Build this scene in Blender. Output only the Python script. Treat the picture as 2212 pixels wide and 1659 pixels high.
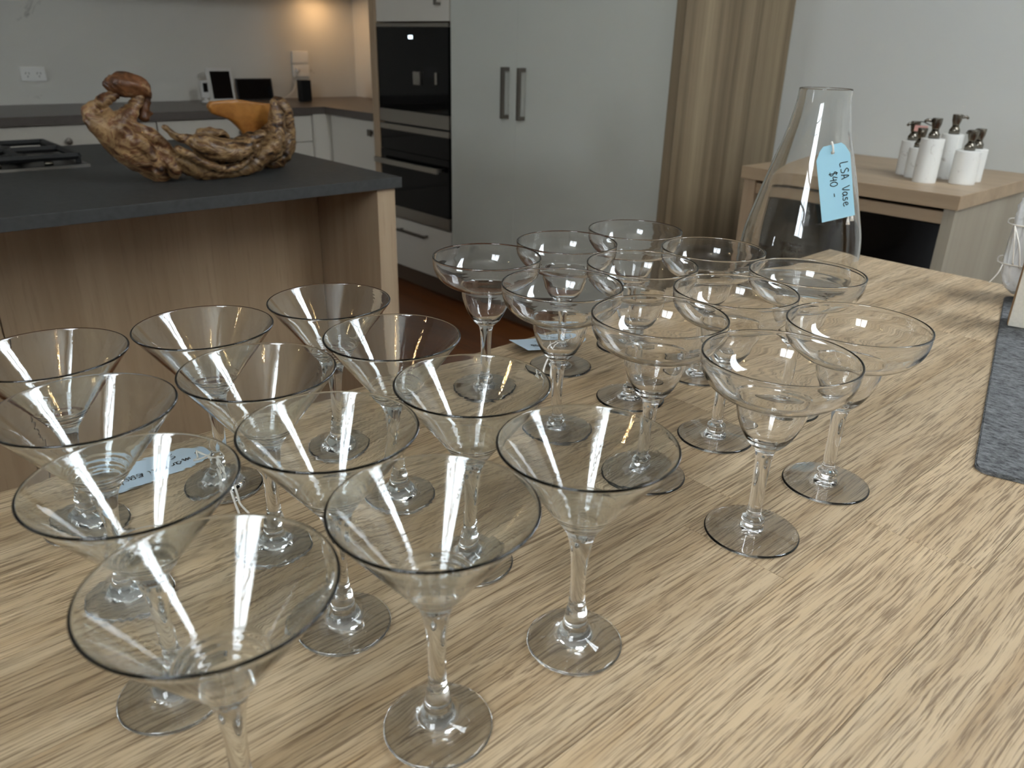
import bpy, bmesh, math, random
import numpy as np
from mathutils import Vector, Matrix, noise

# ------------------------------------------------------------------ reset
for o in list(bpy.data.objects):
    bpy.data.objects.remove(o)
SC = bpy.context.scene
COL = SC.collection
random.seed(7)
T = 0.89                      # height of every worktop in the room above the floor

# ------------------------------------------------------------------ camera
cam_d = bpy.data.cameras.new('camera')
cam_d.sensor_fit = 'HORIZONTAL'
cam_d.sensor_width = 36.0
cam_d.lens = 1681.8 / 2212.0 * 36.0
cam_d.clip_start = 0.01
cam_d.clip_end = 60
cam_d.dof.use_dof = True
cam_d.dof.focus_distance = 0.72
cam_d.dof.aperture_fstop = 11.0
cam = bpy.data.objects.new('camera', cam_d)
COL.objects.link(cam)
_R = Vector((0.74486429, -0.66680957, 0.023285))
_U = Vector((0.25049989, 0.31182763, 0.91652241))
_W = Vector((0.61840682, 0.67685193, -0.39930499))
m = Matrix(((_R.x, _U.x, -_W.x, 0), (_R.y, _U.y, -_W.y, 0), (_R.z, _U.z, -_W.z, T + 0.35602727), (0, 0, 0, 1)))
cam.matrix_world = m
SC.camera = cam

# ------------------------------------------------------------------ world, exposure, light
world = bpy.data.worlds.new('overcast_sky')
SC.world = world
world.use_nodes = True
wn = world.node_tree
bg = wn.nodes['Background']
bg.inputs['Color'].default_value = (0.865, 0.945, 1.01, 1)
bg.inputs['Strength'].default_value = 15.0

SC.view_settings.view_transform = 'Standard'
SC.view_settings.look = 'None'
SC.view_settings.gamma = 1.0
SC.view_settings.exposure = 0.23
SC.view_settings.use_curve_mapping = False
cy = SC.cycles
cy.use_denoising = True
cy.use_adaptive_sampling = True
cy.adaptive_threshold = 0.12
cy.adaptive_min_samples = 16
cy.max_bounces = 12
cy.transmission_bounces = 12
cy.glossy_bounces = 6
cy.diffuse_bounces = 3
cy.transparent_max_bounces = 12
cy.caustics_reflective = True
cy.caustics_refractive = True
cy.blur_glossy = 0.6
cy.sample_clamp_indirect = 45.0
cy.sample_clamp_direct = 0.0

# room shell extents (metres, room axes: table edge runs along x)
WX0, WX1 = -1.15, 3.08        # wall behind the camera / wall behind the pantry
WXF, WYN = -4.6, 1.55         # the room opens out to the left beyond the nook
WY0, WY1 = -3.70, 5.06        # window wall on the right / splashback wall
ZC = T + 2.15                 # ceiling

def portal(name, loc, rot, sx, sy):
    d = bpy.data.lights.new(name, 'AREA')
    d.shape = 'RECTANGLE'
    d.size = sx
    d.size_y = sy
    d.cycles.is_portal = True
    o = bpy.data.objects.new(name, d)
    o.location = loc
    o.rotation_euler = rot
    COL.objects.link(o)

# window openings: (x0,x1) on the y wall, (y0,y1) on the x wall, z range
SKY = (1.68, 2.36, -3.40, 0.05)          # long skylight in the ceiling, x and y range
WIN_B = (-0.76, 0.02, T + 0.70, T + 2.0)
WIN_L = (2.50, 3.30, T + 0.05, T + 1.15)
portal('skylight_daylight', ((SKY[0] + SKY[1]) / 2, (SKY[2] + SKY[3]) / 2, ZC + 0.10), (0, 0, 0), SKY[1] - SKY[0], SKY[3] - SKY[2])
portal('window_daylight', (WX0 - 0.12, (WIN_B[0] + WIN_B[1]) / 2, (WIN_B[2] + WIN_B[3]) / 2), (math.radians(90), 0, math.radians(-90)),
       WIN_B[1] - WIN_B[0], WIN_B[3] - WIN_B[2])

portal('window_daylight', (WXF - 0.12, (WIN_L[0] + WIN_L[1]) / 2, (WIN_L[2] + WIN_L[3]) / 2), (math.radians(90), 0, math.radians(-90)),
       WIN_L[1] - WIN_L[0], WIN_L[3] - WIN_L[2])

# ------------------------------------------------------------------ material helpers
def new_mat(name):
    mt = bpy.data.materials.new(name)
    mt.use_nodes = True
    nt = mt.node_tree
    b = nt.nodes['Principled BSDF']
    return mt, nt, b

def srgb(r, g, b):
    def f(c):
        c /= 255.0
        return c / 12.92 if c <= 0.04045 else ((c + 0.055) / 1.055) ** 2.4
    return (f(r), f(g), f(b), 1)

def plain(name, col, rough=0.5, metal=0.0, spec=None, noise_amt=0.0, noise_scale=30, bump=0.0):
    mt, nt, b = new_mat(name)
    b.inputs['Base Color'].default_value = col
    b.inputs['Roughness'].default_value = rough
    b.inputs['Metallic'].default_value = metal
    if spec is not None:
        b.inputs['Specular IOR Level'].default_value = spec
    if noise_amt or bump:
        tc = nt.nodes.new('ShaderNodeNewGeometry')
        nz = nt.nodes.new('ShaderNodeTexNoise')
        nz.inputs['Scale'].default_value = noise_scale
        nz.inputs['Detail'].default_value = 5
        nt.links.new(tc.outputs['Position'], nz.inputs['Vector'])
        if noise_amt:
            rp = nt.nodes.new('ShaderNodeValToRGB')
            rp.color_ramp.elements[0].position = 0.3
            rp.color_ramp.elements[1].position = 0.7
            c = np.array(col[:3])
            rp.color_ramp.elements[0].color = (*(c * (1 - noise_amt)), 1)
            rp.color_ramp.elements[1].color = (*np.minimum(1, c * (1 + noise_amt)), 1)
            nt.links.new(nz.outputs['Fac'], rp.inputs['Fac'])
            nt.links.new(rp.outputs['Color'], b.inputs['Base Color'])
        if bump:
            bp = nt.nodes.new('ShaderNodeBump')
            bp.inputs['Strength'].default_value = bump
            bp.inputs['Distance'].default_value = 0.001
            nt.links.new(nz.outputs['Fac'], bp.inputs['Height'])
            nt.links.new(bp.outputs['Normal'], b.inputs['Normal'])
    return mt

def N(nt, t, **kw):
    n = nt.nodes.new(t)
    for k, v in kw.items():
        setattr(n, k, v)
    return n

def wood(name, light, dark, pore, grain_axis='x', fine=(30, 280), broad=(1.6, 22), rough=0.45, per_object=0.0, pore_amt=0.55, bump=0.15, pore_lo=0.56, pore_hi=0.68):
    """oak-like wood: broad tone bands, wavy fine pores along one axis"""
    mt, nt, b = new_mat(name)
    L = nt.links.new
    geo = N(nt, 'ShaderNodeNewGeometry')
    oi = N(nt, 'ShaderNodeObjectInfo')
    off = N(nt, 'ShaderNodeVectorMath', operation='SCALE')
    off.inputs[0].default_value = (17.0, 11.0, 5.0)
    L(oi.outputs['Random'], off.inputs['Scale'])
    if not per_object:
        off.inputs[0].default_value = (0, 0, 0)
    add = N(nt, 'ShaderNodeVectorMath', operation='ADD')
    L(geo.outputs['Position'], add.inputs[0])
    L(off.outputs[0], add.inputs[1])
    # waviness
    wv = N(nt, 'ShaderNodeTexNoise')
    wv.inputs['Scale'].default_value = 6.0
    wv.inputs['Detail'].default_value = 3
    L(add.outputs[0], wv.inputs['Vector'])
    ws = N(nt, 'ShaderNodeVectorMath', operation='MULTIPLY_ADD')
    L(wv.outputs['Color'], ws.inputs[0])
    ws.inputs[1].default_value = (0.009, 0.009, 0.009)
    L(add.outputs[0], ws.inputs[2])
    ax = 'xyz'.index(grain_axis)
    def mapped(along, across):
        mp = N(nt, 'ShaderNodeMapping')
        s = [across] * 3
        s[ax] = along
        mp.inputs['Scale'].default_value = s
        L(ws.outputs[0], mp.inputs['Vector'])
        return mp
    m1 = mapped(*broad)
    n1 = N(nt, 'ShaderNodeTexNoise')
    n1.inputs['Scale'].default_value = 1.0
    n1.inputs['Detail'].default_value = 6
    n1.inputs['Roughness'].default_value = 0.6
    L(m1.outputs[0], n1.inputs['Vector'])
    r1 = N(nt, 'ShaderNodeValToRGB')
    r1.color_ramp.elements[0].position = 0.33
    r1.color_ramp.elements[1].position = 0.68
    r1.color_ramp.elements[0].color = dark
    r1.color_ramp.elements[1].color = light
    L(n1.outputs['Fac'], r1.inputs['Fac'])
    m2 = mapped(*fine)
    n2 = N(nt, 'ShaderNodeTexNoise')
    n2.inputs['Scale'].default_value = 1.0
    n2.inputs['Detail'].default_value = 3
    n2.inputs['Roughness'].default_value = 0.65
    n2.inputs['Distortion'].default_value = 0.3
    L(m2.outputs[0], n2.inputs['Vector'])
    r2 = N(nt, 'ShaderNodeValToRGB')
    r2.color_ramp.elements[0].position = pore_lo
    r2.color_ramp.elements[1].position = pore_hi
    L(n2.outputs['Fac'], r2.inputs['Fac'])
    # pores fade in and out in broad patches
    pm = N(nt, 'ShaderNodeMath', operation='MULTIPLY')
    L(r2.outputs['Color'], pm.inputs[0])
    pm.inputs[1].default_value = pore_amt
    mx = N(nt, 'ShaderNodeMixRGB', blend_type='MIX')
    L(pm.outputs[0], mx.inputs['Fac'])
    L(r1.outputs['Color'], mx.inputs['Color1'])
    mx.inputs['Color2'].default_value = pore
    out = mx.outputs['Color']
    if per_object:
        hs = N(nt, 'ShaderNodeHueSaturation')
        mr = N(nt, 'ShaderNodeMapRange')
        mr.inputs['To Min'].default_value = 1 - per_object
        mr.inputs['To Max'].default_value = 1 + per_object
        L(oi.outputs['Random'], mr.inputs['Value'])
        L(mr.outputs[0], hs.inputs['Value'])
        L(out, hs.inputs['Color'])
        out = hs.outputs['Color']
    L(out, b.inputs['Base Color'])
    b.inputs['Roughness'].default_value = rough
    if bump:
        bp = N(nt, 'ShaderNodeBump')
        bp.inputs['Strength'].default_value = bump
        bp.inputs['Distance'].default_value = 0.0006
        bp.invert = True
        L(r2.outputs['Color'], bp.inputs['Height'])
        L(bp.outputs['Normal'], b.inputs['Normal'])
    return mt

def glass(name, ior=1.5, tint=(0.985, 0.995, 0.99, 1), wav=0.0, haze=0.0, haze_rough=0.3):
    mt, nt, b = new_mat(name)
    b.inputs['Base Color'].default_value = tint
    b.inputs['Roughness'].default_value = 0.0
    b.inputs['IOR'].default_value = ior
    b.inputs['Transmission Weight'].default_value = 1.0
    if haze:                                   # fine wash scratches that scatter the window light at grazing angles
        b.inputs['Coat Weight'].default_value = haze
        b.inputs['Coat Roughness'].default_value = haze_rough
        b.inputs['Coat IOR'].default_value = 1.5
    if wav:
        tc = N(nt, 'ShaderNodeTexCoord')
        mp = N(nt, 'ShaderNodeMapping')
        mp.inputs['Scale'].default_value = (45, 45, 190)
        nz = N(nt, 'ShaderNodeTexNoise')
        nz.inputs['Scale'].default_value = 1.0
        nz.inputs['Detail'].default_value = 2.0
        bp = N(nt, 'ShaderNodeBump')
        bp.inputs['Strength'].default_value = wav
        bp.inputs['Distance'].default_value = 0.001
        nt.links.new(tc.outputs['Object'], mp.inputs['Vector'])
        nt.links.new(mp.outputs[0], nz.inputs['Vector'])
        nt.links.new(nz.outputs['Fac'], bp.inputs['Height'])
        nt.links.new(bp.outputs['Normal'], b.inputs['Normal'])
    return mt

def marble(name, base, vein, spot_scale=2.2, rough=0.35, lo=0.62, hi=0.75):
    mt, nt, b = new_mat(name)
    L = nt.links.new
    geo = N(nt, 'ShaderNodeNewGeometry')
    n1 = N(nt, 'ShaderNodeTexNoise')
    n1.inputs['Scale'].default_value = spot_scale
    n1.inputs['Detail'].default_value = 8
    n1.inputs['Roughness'].default_value = 0.62
    n1.inputs['Distortion'].default_value = 0.8
    L(geo.outputs['Position'], n1.inputs['Vector'])
    r1 = N(nt, 'ShaderNodeValToRGB')
    r1.color_ramp.elements[0].position = lo
    r1.color_ramp.elements[1].position = hi
    r1.color_ramp.elements[0].color = base
    r1.color_ramp.elements[1].color = vein
    L(n1.outputs['Fac'], r1.inputs['Fac'])
    L(r1.outputs['Color'], b.inputs['Base Color'])
    b.inputs['Roughness'].default_value = rough
    return mt

def emit(name, col, strength):
    mt, nt, b = new_mat(name)
    b.inputs['Base Color'].default_value = col
    b.inputs['Emission Color'].default_value = col
    b.inputs['Emission Strength'].default_value = strength
    return mt

M = {}
M['oak'] = wood('oak_table', srgb(207, 184, 151), srgb(174, 147, 112), srgb(98, 74, 48), 'x', fine=(17, 650), broad=(1.2, 34), rough=0.42, per_object=0.10, pore_amt=0.75, pore_lo=0.47, pore_hi=0.62, bump=0.3)
M['oak_vert'] = wood('pale_oak_veneer', srgb(186, 164, 136), srgb(160, 134, 106), srgb(130, 102, 78), 'z', fine=(5, 120), broad=(0.25, 9), rough=0.5, pore_amt=0.25, bump=0.05)
M['oak_band'] = wood('banded_oak_veneer', srgb(158, 140, 112), srgb(108, 92, 70), srgb(92, 74, 56), 'z', fine=(3, 90), broad=(0.12, 17), rough=0.5, pore_amt=0.2, bump=0.05)
M['oak_island'] = wood('island_oak_veneer', srgb(180, 156, 126), srgb(154, 128, 98), srgb(124, 98, 72), 'z', fine=(5, 120), broad=(0.25, 9), rough=0.5, pore_amt=0.25, bump=0.05)
M['oak_grey'] = wood('greyed_oak_veneer', srgb(164, 155, 137), srgb(148, 137, 119), srgb(126, 113, 95), 'z', fine=(5, 120), broad=(0.25, 9), rough=0.5, pore_amt=0.2, bump=0.05)
M['oak_console'] = wood('console_oak', srgb(178, 154, 124), srgb(156, 132, 103), srgb(126, 102, 76), 'y', fine=(8, 160), broad=(0.8, 14), rough=0.4, pore_amt=0.25, bump=0.05)
M['floor'] = wood('jarrah_floor', srgb(118, 68, 30), srgb(88, 46, 18), srgb(56, 28, 10), 'y', fine=(6, 80), broad=(0.7, 10), rough=0.35, pore_amt=0.4, bump=0.05)
M['stone'] = plain('dark_basalt', srgb(60, 61, 60), 0.55, noise_amt=0.22, noise_scale=60, bump=0.2)
M['stone_edge'] = plain('dark_basalt_chipped', srgb(66, 70, 72), 0.7, noise_amt=0.45, noise_scale=140, bump=0.9)
M['bench_stone'] = plain('dark_bench_stone', srgb(92, 84, 78), 0.35, noise_amt=0.1, noise_scale=40)
M['white_lam'] = plain('warm_white_laminate', srgb(214, 208, 196), 0.5, noise_amt=0.01, noise_scale=4)
M['cream_lam'] = plain('grey_green_white_laminate', srgb(204, 205, 195), 0.45, noise_amt=0.01, noise_scale=4)
M['wall'] = plain('painted_wall', srgb(205, 206, 201), 0.8)
M['ceiling'] = plain('painted_ceiling', srgb(228, 226, 220), 0.9)
M['marble_wall'] = marble('white_marble_splashback', srgb(222, 219, 210), srgb(96, 90, 82), 4.2, 0.35, 0.66, 0.78)
M['marble'] = marble('white_marble', srgb(232, 230, 224), srgb(176, 168, 158), 38, 0.5, 0.60, 0.74)
M['steel'] = plain('brushed_steel', srgb(165, 160, 152), 0.35, 1.0)
M['dark_steel'] = plain('dark_bronze_handle', srgb(120, 114, 106), 0.4, 0.9)
M['nickel'] = plain('dark_nickel', srgb(130, 124, 114), 0.22, 1.0)
M['black_glass'] = plain('black_glass', (0.003, 0.003, 0.003, 1), 0.06, spec=0.25)
M['black'] = plain('matt_black', (0.008, 0.008, 0.008, 1), 0.5)
M['hob'] = plain('black_enamel', (0.006, 0.006, 0.006, 1), 0.32)
M['iron'] = plain('cast_iron', (0.012, 0.012, 0.012, 1), 0.55)
M['kick'] = plain('dark_brown_kickboard', srgb(96, 78, 62), 0.6)
M['grille_black'] = plain('black_grille', (0.01, 0.01, 0.01, 1), 0.9)  # flat matt black of the speaker's front grille
M['white_plastic'] = plain('white_plastic', srgb(225, 222, 216), 0.4)
M['outlet_white'] = plain('outlet_white', srgb(246, 245, 240), 0.3)
M['screen'] = plain('dark_screen', (0.004, 0.004, 0.005, 1), 0.12)
M['glass_m'] = glass('clear_glass_wavy', 1.5, (0.985, 0.997, 0.996, 1), 0.03)
M['glass_bowl'] = glass('cool_clear_glass', 1.5, (0.955, 0.988, 0.996, 1), 0.06)
M['glass_rim'] = glass('rim_glass', 1.5, (0.95, 0.988, 0.997, 1))
M['glass_g'] = glass('clear_glass', 1.5, (0.996, 0.998, 0.997, 1), 0.006)
M['glass_v'] = glass('vase_glass', 1.47, (0.985, 0.99, 0.985, 1), 0.0)
M['tag_blue'] = plain('pale_blue_card', srgb(168, 216, 236), 0.7)
M['tag_grey'] = plain('pale_grey_blue_card', srgb(196, 214, 228), 0.7)
M['ink'] = plain('black_ink', (0.01, 0.01, 0.012, 1), 0.6)
M['string'] = plain('white_cotton_string', srgb(238, 232, 222), 0.9, bump=0.5, noise_scale=900)
M['felt'] = None
M['linen'] = plain('cream_linen', srgb(224, 216, 202), 0.9, noise_amt=0.05, noise_scale=300, bump=0.5)
M['cloth'] = plain('white_cloth', srgb(232, 232, 232), 0.9, noise_amt=0.04, noise_scale=120, bump=0.4)
M['block_wood'] = wood('block_wood', srgb(176, 140, 100), srgb(140, 104, 70), srgb(110, 78, 50), 'z', fine=(20, 200), rough=0.5)
M['bulb'] = emit('warm_bulb', (1.0, 0.72, 0.36, 1), 240.0)
M['bulb'].cycles.emission_sampling = 'NONE'      # tiny bulbs: seen in reflections, negligible as light
M['led'] = emit('warm_led', (1.0, 0.60, 0.28, 1), 85.0)
M['display'] = emit('lit_display', (0.75, 0.9, 1.0, 1), 2.2)
M['window_frame'] = plain('white_window_frame', srgb(232, 232, 230), 0.5)
M['pane'] = glass('window_glass', 1.45, (0.99, 1, 1, 1))

def felt():
    mt, nt, b = new_mat('grey_wool_felt')
    L = nt.links.new
    geo = N(nt, 'ShaderNodeNewGeometry')
    n1 = N(nt, 'ShaderNodeTexNoise')
    n1.inputs['Scale'].default_value = 260
    n1.inputs['Detail'].default_value = 6
    n1.inputs['Roughness'].default_value = 0.75
    mp = N(nt, 'ShaderNodeMapping')
    mp.inputs['Scale'].default_value = (1, 0.45, 1)
    L(geo.outputs['Position'], mp.inputs['Vector'])
    L(mp.outputs[0], n1.inputs['Vector'])
    r1 = N(nt, 'ShaderNodeValToRGB')
    r1.color_ramp.elements[0].position = 0.36
    r1.color_ramp.elements[1].position = 0.66
    r1.color_ramp.elements[0].color = srgb(52, 53, 54)
    r1.color_ramp.elements[1].color = srgb(132, 133, 134)
    L(n1.outputs['Fac'], r1.inputs['Fac'])
    L(r1.outputs['Color'], b.inputs['Base Color'])
    b.inputs['Roughness'].default_value = 0.95
    bp = N(nt, 'ShaderNodeBump')
    bp.inputs['Strength'].default_value = 0.5
    bp.inputs['Distance'].default_value = 0.001
    L(n1.outputs['Fac'], bp.inputs['Height'])
    L(bp.outputs['Normal'], b.inputs['Normal'])
    return mt
M['felt'] = felt()

def drift(name, stops, scale, rough=0.38, patch=0.42):
    """weathered root wood: streaks that follow a distorted direction"""
    mt, nt, b = new_mat(name)
    L = nt.links.new
    geo = N(nt, 'ShaderNodeNewGeometry')
    wv = N(nt, 'ShaderNodeTexNoise')
    wv.inputs['Scale'].default_value = 7
    wv.inputs['Detail'].default_value = 3
    L(geo.outputs['Position'], wv.inputs['Vector'])
    ws = N(nt, 'ShaderNodeVectorMath', operation='MULTIPLY_ADD')
    L(wv.outputs['Color'], ws.inputs[0])
    ws.inputs[1].default_value = (0.16, 0.16, 0.16)
    L(geo.outputs['Position'], ws.inputs[2])
    mp = N(nt, 'ShaderNodeMapping')
    mp.inputs['Rotation'].default_value = (0, math.radians(40), 0)
    mp.inputs['Scale'].default_value = scale
    L(ws.outputs[0], mp.inputs['Vector'])
    n1 = N(nt, 'ShaderNodeTexNoise')
    n1.inputs['Scale'].default_value = 1.0
    n1.inputs['Detail'].default_value = 6
    n1.inputs['Roughness'].default_value = 0.6
    L(mp.outputs[0], n1.inputs['Vector'])
    r1 = N(nt, 'ShaderNodeValToRGB')
    els = r1.color_ramp.elements
    els[0].position, els[0].color = stops[0]
    els[1].position, els[1].color = stops[-1]
    for p_, c_ in stops[1:-1]:
        e = els.new(p_)
        e.color = c_
    L(n1.outputs['Fac'], r1.inputs['Fac'])
    n3 = N(nt, 'ShaderNodeTexNoise')
    n3.inputs['Scale'].default_value = 22
    n3.inputs['Detail'].default_value = 4
    L(ws.outputs[0], n3.inputs['Vector'])
    r3 = N(nt, 'ShaderNodeValToRGB')
    r3.color_ramp.elements[0].position = 0.36
    r3.color_ramp.elements[1].position = 0.62
    r3.color_ramp.elements[0].color = (patch, patch * 0.9, patch * 0.8, 1)
    r3.color_ramp.elements[1].color = (1, 1, 1, 1)
    L(n3.outputs['Fac'], r3.inputs['Fac'])
    mp3 = N(nt, 'ShaderNodeMixRGB', blend_type='MULTIPLY')
    mp3.inputs['Fac'].default_value = 1.0
    L(r1.outputs['Color'], mp3.inputs['Color1'])
    L(r3.outputs['Color'], mp3.inputs['Color2'])
    L(mp3.outputs['Color'], b.inputs['Base Color'])
    b.inputs['Roughness'].default_value = rough
    bp = N(nt, 'ShaderNodeBump')
    bp.inputs['Strength'].default_value = 0.5
    bp.inputs['Distance'].default_value = 0.003
    L(n1.outputs['Fac'], bp.inputs['Height'])
    L(bp.outputs['Normal'], b.inputs['Normal'])
    return mt
M['drift'] = drift('pale_root_wood', [(0.34, srgb(44, 24, 12)), (0.43, srgb(112, 70, 42)), (0.52, srgb(180, 146, 102)), (0.60, srgb(126, 78, 50)), (0.72, srgb(204, 176, 140))], (7, 30, 40))
M['drift_knot'] = drift('red_brown_root_knot', [(0.32, srgb(58, 32, 18)), (0.50, srgb(118, 76, 46)), (0.60, srgb(138, 92, 58)), (0.72, srgb(206, 172, 130))], (16, 26, 26))
M['drift_bowl'] = drift('striped_root_wood', [(0.36, srgb(32, 18, 9)), (0.43, srgb(104, 70, 40)), (0.51, srgb(176, 144, 100)), (0.58, srgb(108, 70, 38)), (0.68, srgb(192, 160, 116))], (9, 26, 60))
M['drift_cut'] = drift('orange_cut_wood', [(0.30, srgb(140, 86, 36)), (0.55, srgb(180, 122, 58)), (0.80, srgb(200, 144, 78))], (5, 14, 18), 0.32, 0.7)

# ------------------------------------------------------------------ mesh helpers
def link(o, parent=None):
    COL.objects.link(o)
    if parent is not None:
        o.parent = parent
    return o

def obj_from_bm(name, bm, mat, parent=None, smooth=False, loc=None, rot=None):
    me = bpy.data.meshes.new(name)
    bmesh.ops.recalc_face_normals(bm, faces=bm.faces)
    bm.to_mesh(me)
    bm.free()
    if smooth:
        for p_ in me.polygons:
            p_.use_smooth = True
    me.materials.append(mat if not isinstance(mat, str) else M[mat])
    o = bpy.data.objects.new(name, me)
    if loc is not None:
        o.location = loc
    if rot is not None:
        o.rotation_euler = rot
    return link(o, parent)

def box_bm(bm, x0, x1, y0, y1, z0, z1, bev=0.0):
    ret = bmesh.ops.create_cube(bm, size=1.0)
    vs = ret['verts']
    for v in vs:
        v.co = Vector(((x0 + x1) / 2 + v.co.x * (x1 - x0), (y0 + y1) / 2 + v.co.y * (y1 - y0), (z0 + z1) / 2 + v.co.z * (z1 - z0)))
    if bev > 0:
        es = list({e for v in vs for e in v.link_edges})
        bmesh.ops.bevel(bm, geom=es, offset=bev, segments=2, affect='EDGES', profile=0.7)
    return bm

def box(name, mat, x0, x1, y0, y1, z0, z1, parent=None, bev=0.0, origin=None):
    bm = bmesh.new()
    box_bm(bm, x0, x1, y0, y1, z0, z1, bev)
    return obj_from_bm(name, bm, mat, parent)

def boxes(name, mat, lst, parent=None, bev=0.0):
    bm = bmesh.new()
    for b_ in lst:
        box_bm(bm, *b_, bev)
    return obj_from_bm(name, bm, mat, parent)

def tag(o, label=None, cat=None, group=None, kind=None):
    if label: o['label'] = label
    if cat: o['category'] = cat
    if group: o['group'] = group
    if kind: o['kind'] = kind
    return o

def empty(name, loc, label=None, cat=None, group=None, rz=0.0):
    o = bpy.data.objects.new(name, None)
    o.empty_display_size = 0.05
    o.location = loc
    o.rotation_euler = (0, 0, rz)
    link(o)
    return tag(o, label, cat, group)

def part(parent, o):
    """parent a world-space mesh under an unrotated empty and keep it where it is"""
    o.parent = parent
    o.matrix_parent_inverse = Matrix.Translation(-parent.location)
    return o

def tube_bm(bm, pts, radii, seg=8, caps=True):
    pts = [Vector(p_) for p_ in pts]
    if not hasattr(radii, '__len__'):
        radii = [radii] * len(pts)
    rings = []
    up = Vector((0, 0, 1))
    prev = None
    for i, p_ in enumerate(pts):
        d = (pts[min(i + 1, len(pts) - 1)] - pts[max(i - 1, 0)]).normalized()
        if prev is None:
            a = d.cross(up)
            if a.length < 1e-3:
                a = d.cross(Vector((1, 0, 0)))
            a.normalize()
        else:
            a = (prev - d * prev.dot(d)).normalized()
        prev = a
        b_ = d.cross(a)
        rings.append([bm.verts.new(p_ + (a * math.cos(2 * math.pi * k / seg) + b_ * math.sin(2 * math.pi * k / seg)) * radii[i]) for k in range(seg)])
    for r0, r1 in zip(rings, rings[1:]):
        for k in range(seg):
            bm.faces.new((r0[k], r0[(k + 1) % seg], r1[(k + 1) % seg], r1[k]))
    if caps:
        bm.faces.new(rings[0][::-1])
        bm.faces.new(rings[-1])
    return bm

def catmull(pts, n=6):
    P = [np.array(p_, float) for p_ in pts]
    P = [2 * P[0] - P[1]] + P + [2 * P[-1] - P[-2]]
    out = []
    for i in range(1, len(P) - 2):
        p0, p1, p2, p3 = P[i - 1:i + 3]
        for k in range(n):
            t = k / n
            out.append(0.5 * (2 * p1 + (p2 - p0) * t + (2 * p0 - 5 * p1 + 4 * p2 - p3) * t * t + (3 * p1 - p0 - 3 * p2 + p3) * t ** 3))
    out.append(P[-2])
    return out

def lathe_mesh(name, prof, seg, mat, normals=None):
    """surface of revolution of an (r, z) polyline with normals taken from the profile (so split pieces meet without a crease)"""
    if isinstance(prof[0], list) and hasattr(prof[0][0], '__len__'):      # several separate sheets in one part
        cuts = list(np.cumsum([len(q) for q in prof])[:-1] - 1)
        prof = np.concatenate([np.array(q, float) for q in prof])
        normals = np.concatenate(normals)
    else:
        cuts = []
        prof = np.array(prof, float)
    n = len(prof)
    if normals is None:
        tg = np.gradient(prof, axis=0)
        normals = np.stack([tg[:, 1], -tg[:, 0]], 1)
        normals /= np.maximum(1e-12, np.linalg.norm(normals, axis=1))[:, None]
    verts, nrm, faces, idx = [], [], [], []
    for i, (r, z) in enumerate(prof):
        if r < 1e-6:
            idx.append([len(verts)] * seg)
            verts.append((0, 0, z))
            nrm.append((0, 0, 1 if normals[i][1] > 0 else -1))
        else:
            row = []
            for k in range(seg):
                a = 2 * math.pi * k / seg
                row.append(len(verts))
                verts.append((r * math.cos(a), r * math.sin(a), z))
                nrm.append((normals[i][0] * math.cos(a), normals[i][0] * math.sin(a), normals[i][1]))
            idx.append(row)
    for i in range(n - 1):
        if i in cuts:
            continue
        for k in range(seg):
            a, b_, c_, d = idx[i][k], idx[i][(k + 1) % seg], idx[i + 1][(k + 1) % seg], idx[i + 1][k]
            f = []
            for v in (a, b_, c_, d):
                if v not in f:
                    f.append(v)
            if len(f) > 2:
                faces.append(f)
    me = bpy.data.meshes.new(name)
    me.from_pydata(verts, [], faces)
    for p_ in me.polygons:
        p_.use_smooth = True
    me.validate()
    me.normals_split_custom_set_from_vertices(nrm)
    me.materials.append(M[mat])
    return me

def lathe(name, prof, mat, parent=None, seg=48, loc=None):
    o = bpy.data.objects.new(name, lathe_mesh(name, prof, seg, mat))
    if loc is not None:
        o.location = loc
    return link(o, parent)

def copy_tree(o, parent=None):
    c_ = o.copy()
    COL.objects.link(c_)
    c_.parent = parent
    for ch in list(o.children):
        copy_tree(ch, c_)
    return c_

# ------------------------------------------------------------------ room shell
def struct(o):
    o['kind'] = 'structure'
    return o

WT = 0.16
XN, YN = WX0 - WT, WYN - WT      # the nook's outer corner: floor and ceiling follow the L-shaped plan
struct(boxes('floor', 'floor', [(XN, WX1 + WT, WY0 - WT, YN, -0.06, 0.0), (WXF - WT, WX1 + WT, YN, WY1 + WT, -0.06, 0.0)]))
struct(boxes('ceiling', 'ceiling', [(XN, SKY[0], WY0 - WT, YN, ZC, ZC + 0.08), (SKY[1], WX1 + WT, WY0 - WT, YN, ZC, ZC + 0.08),
                                    (SKY[0], SKY[1], WY0 - WT, SKY[2], ZC, ZC + 0.08), (SKY[0], SKY[1], SKY[3], YN, ZC, ZC + 0.08),
                                    (WXF - WT, WX1 + WT, YN, WY1 + WT, ZC, ZC + 0.08)]))
struct(box('wall_pantry_side', 'wall', WX1, WX1 + WT, WY0 - WT, WY1 + WT, 0, ZC))
wb = struct(box('wall_back', 'wall', WXF - WT, WX1 + WT, WY1, WY1 + WT, 0, ZC))
sb = box('splashback', 'marble_wall', WX0, WX1, WY1 - 0.012, WY1, T, T + 0.62)
sb.parent = wb
sb2 = box('splashback', 'marble_wall', WX1 - 0.012, WX1, 3.80, WY1 - 0.012, T, T + 0.62)
sb2.parent = wb

def holed_wall(name, axis, fixed0, fixed1, a0, a1, h):
    h0, h1, z0, z1 = h
    L = [(a0, h0, 0, ZC), (h1, a1, 0, ZC), (h0, h1, 0, z0), (h0, h1, z1, ZC)]
    lst = []
    for (u0, u1, v0, v1) in L:
        lst.append((u0, u1, fixed0, fixed1, v0, v1) if axis == 'y' else (fixed0, fixed1, u0, u1, v0, v1))
    return struct(boxes(name, 'wall', lst))

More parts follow.
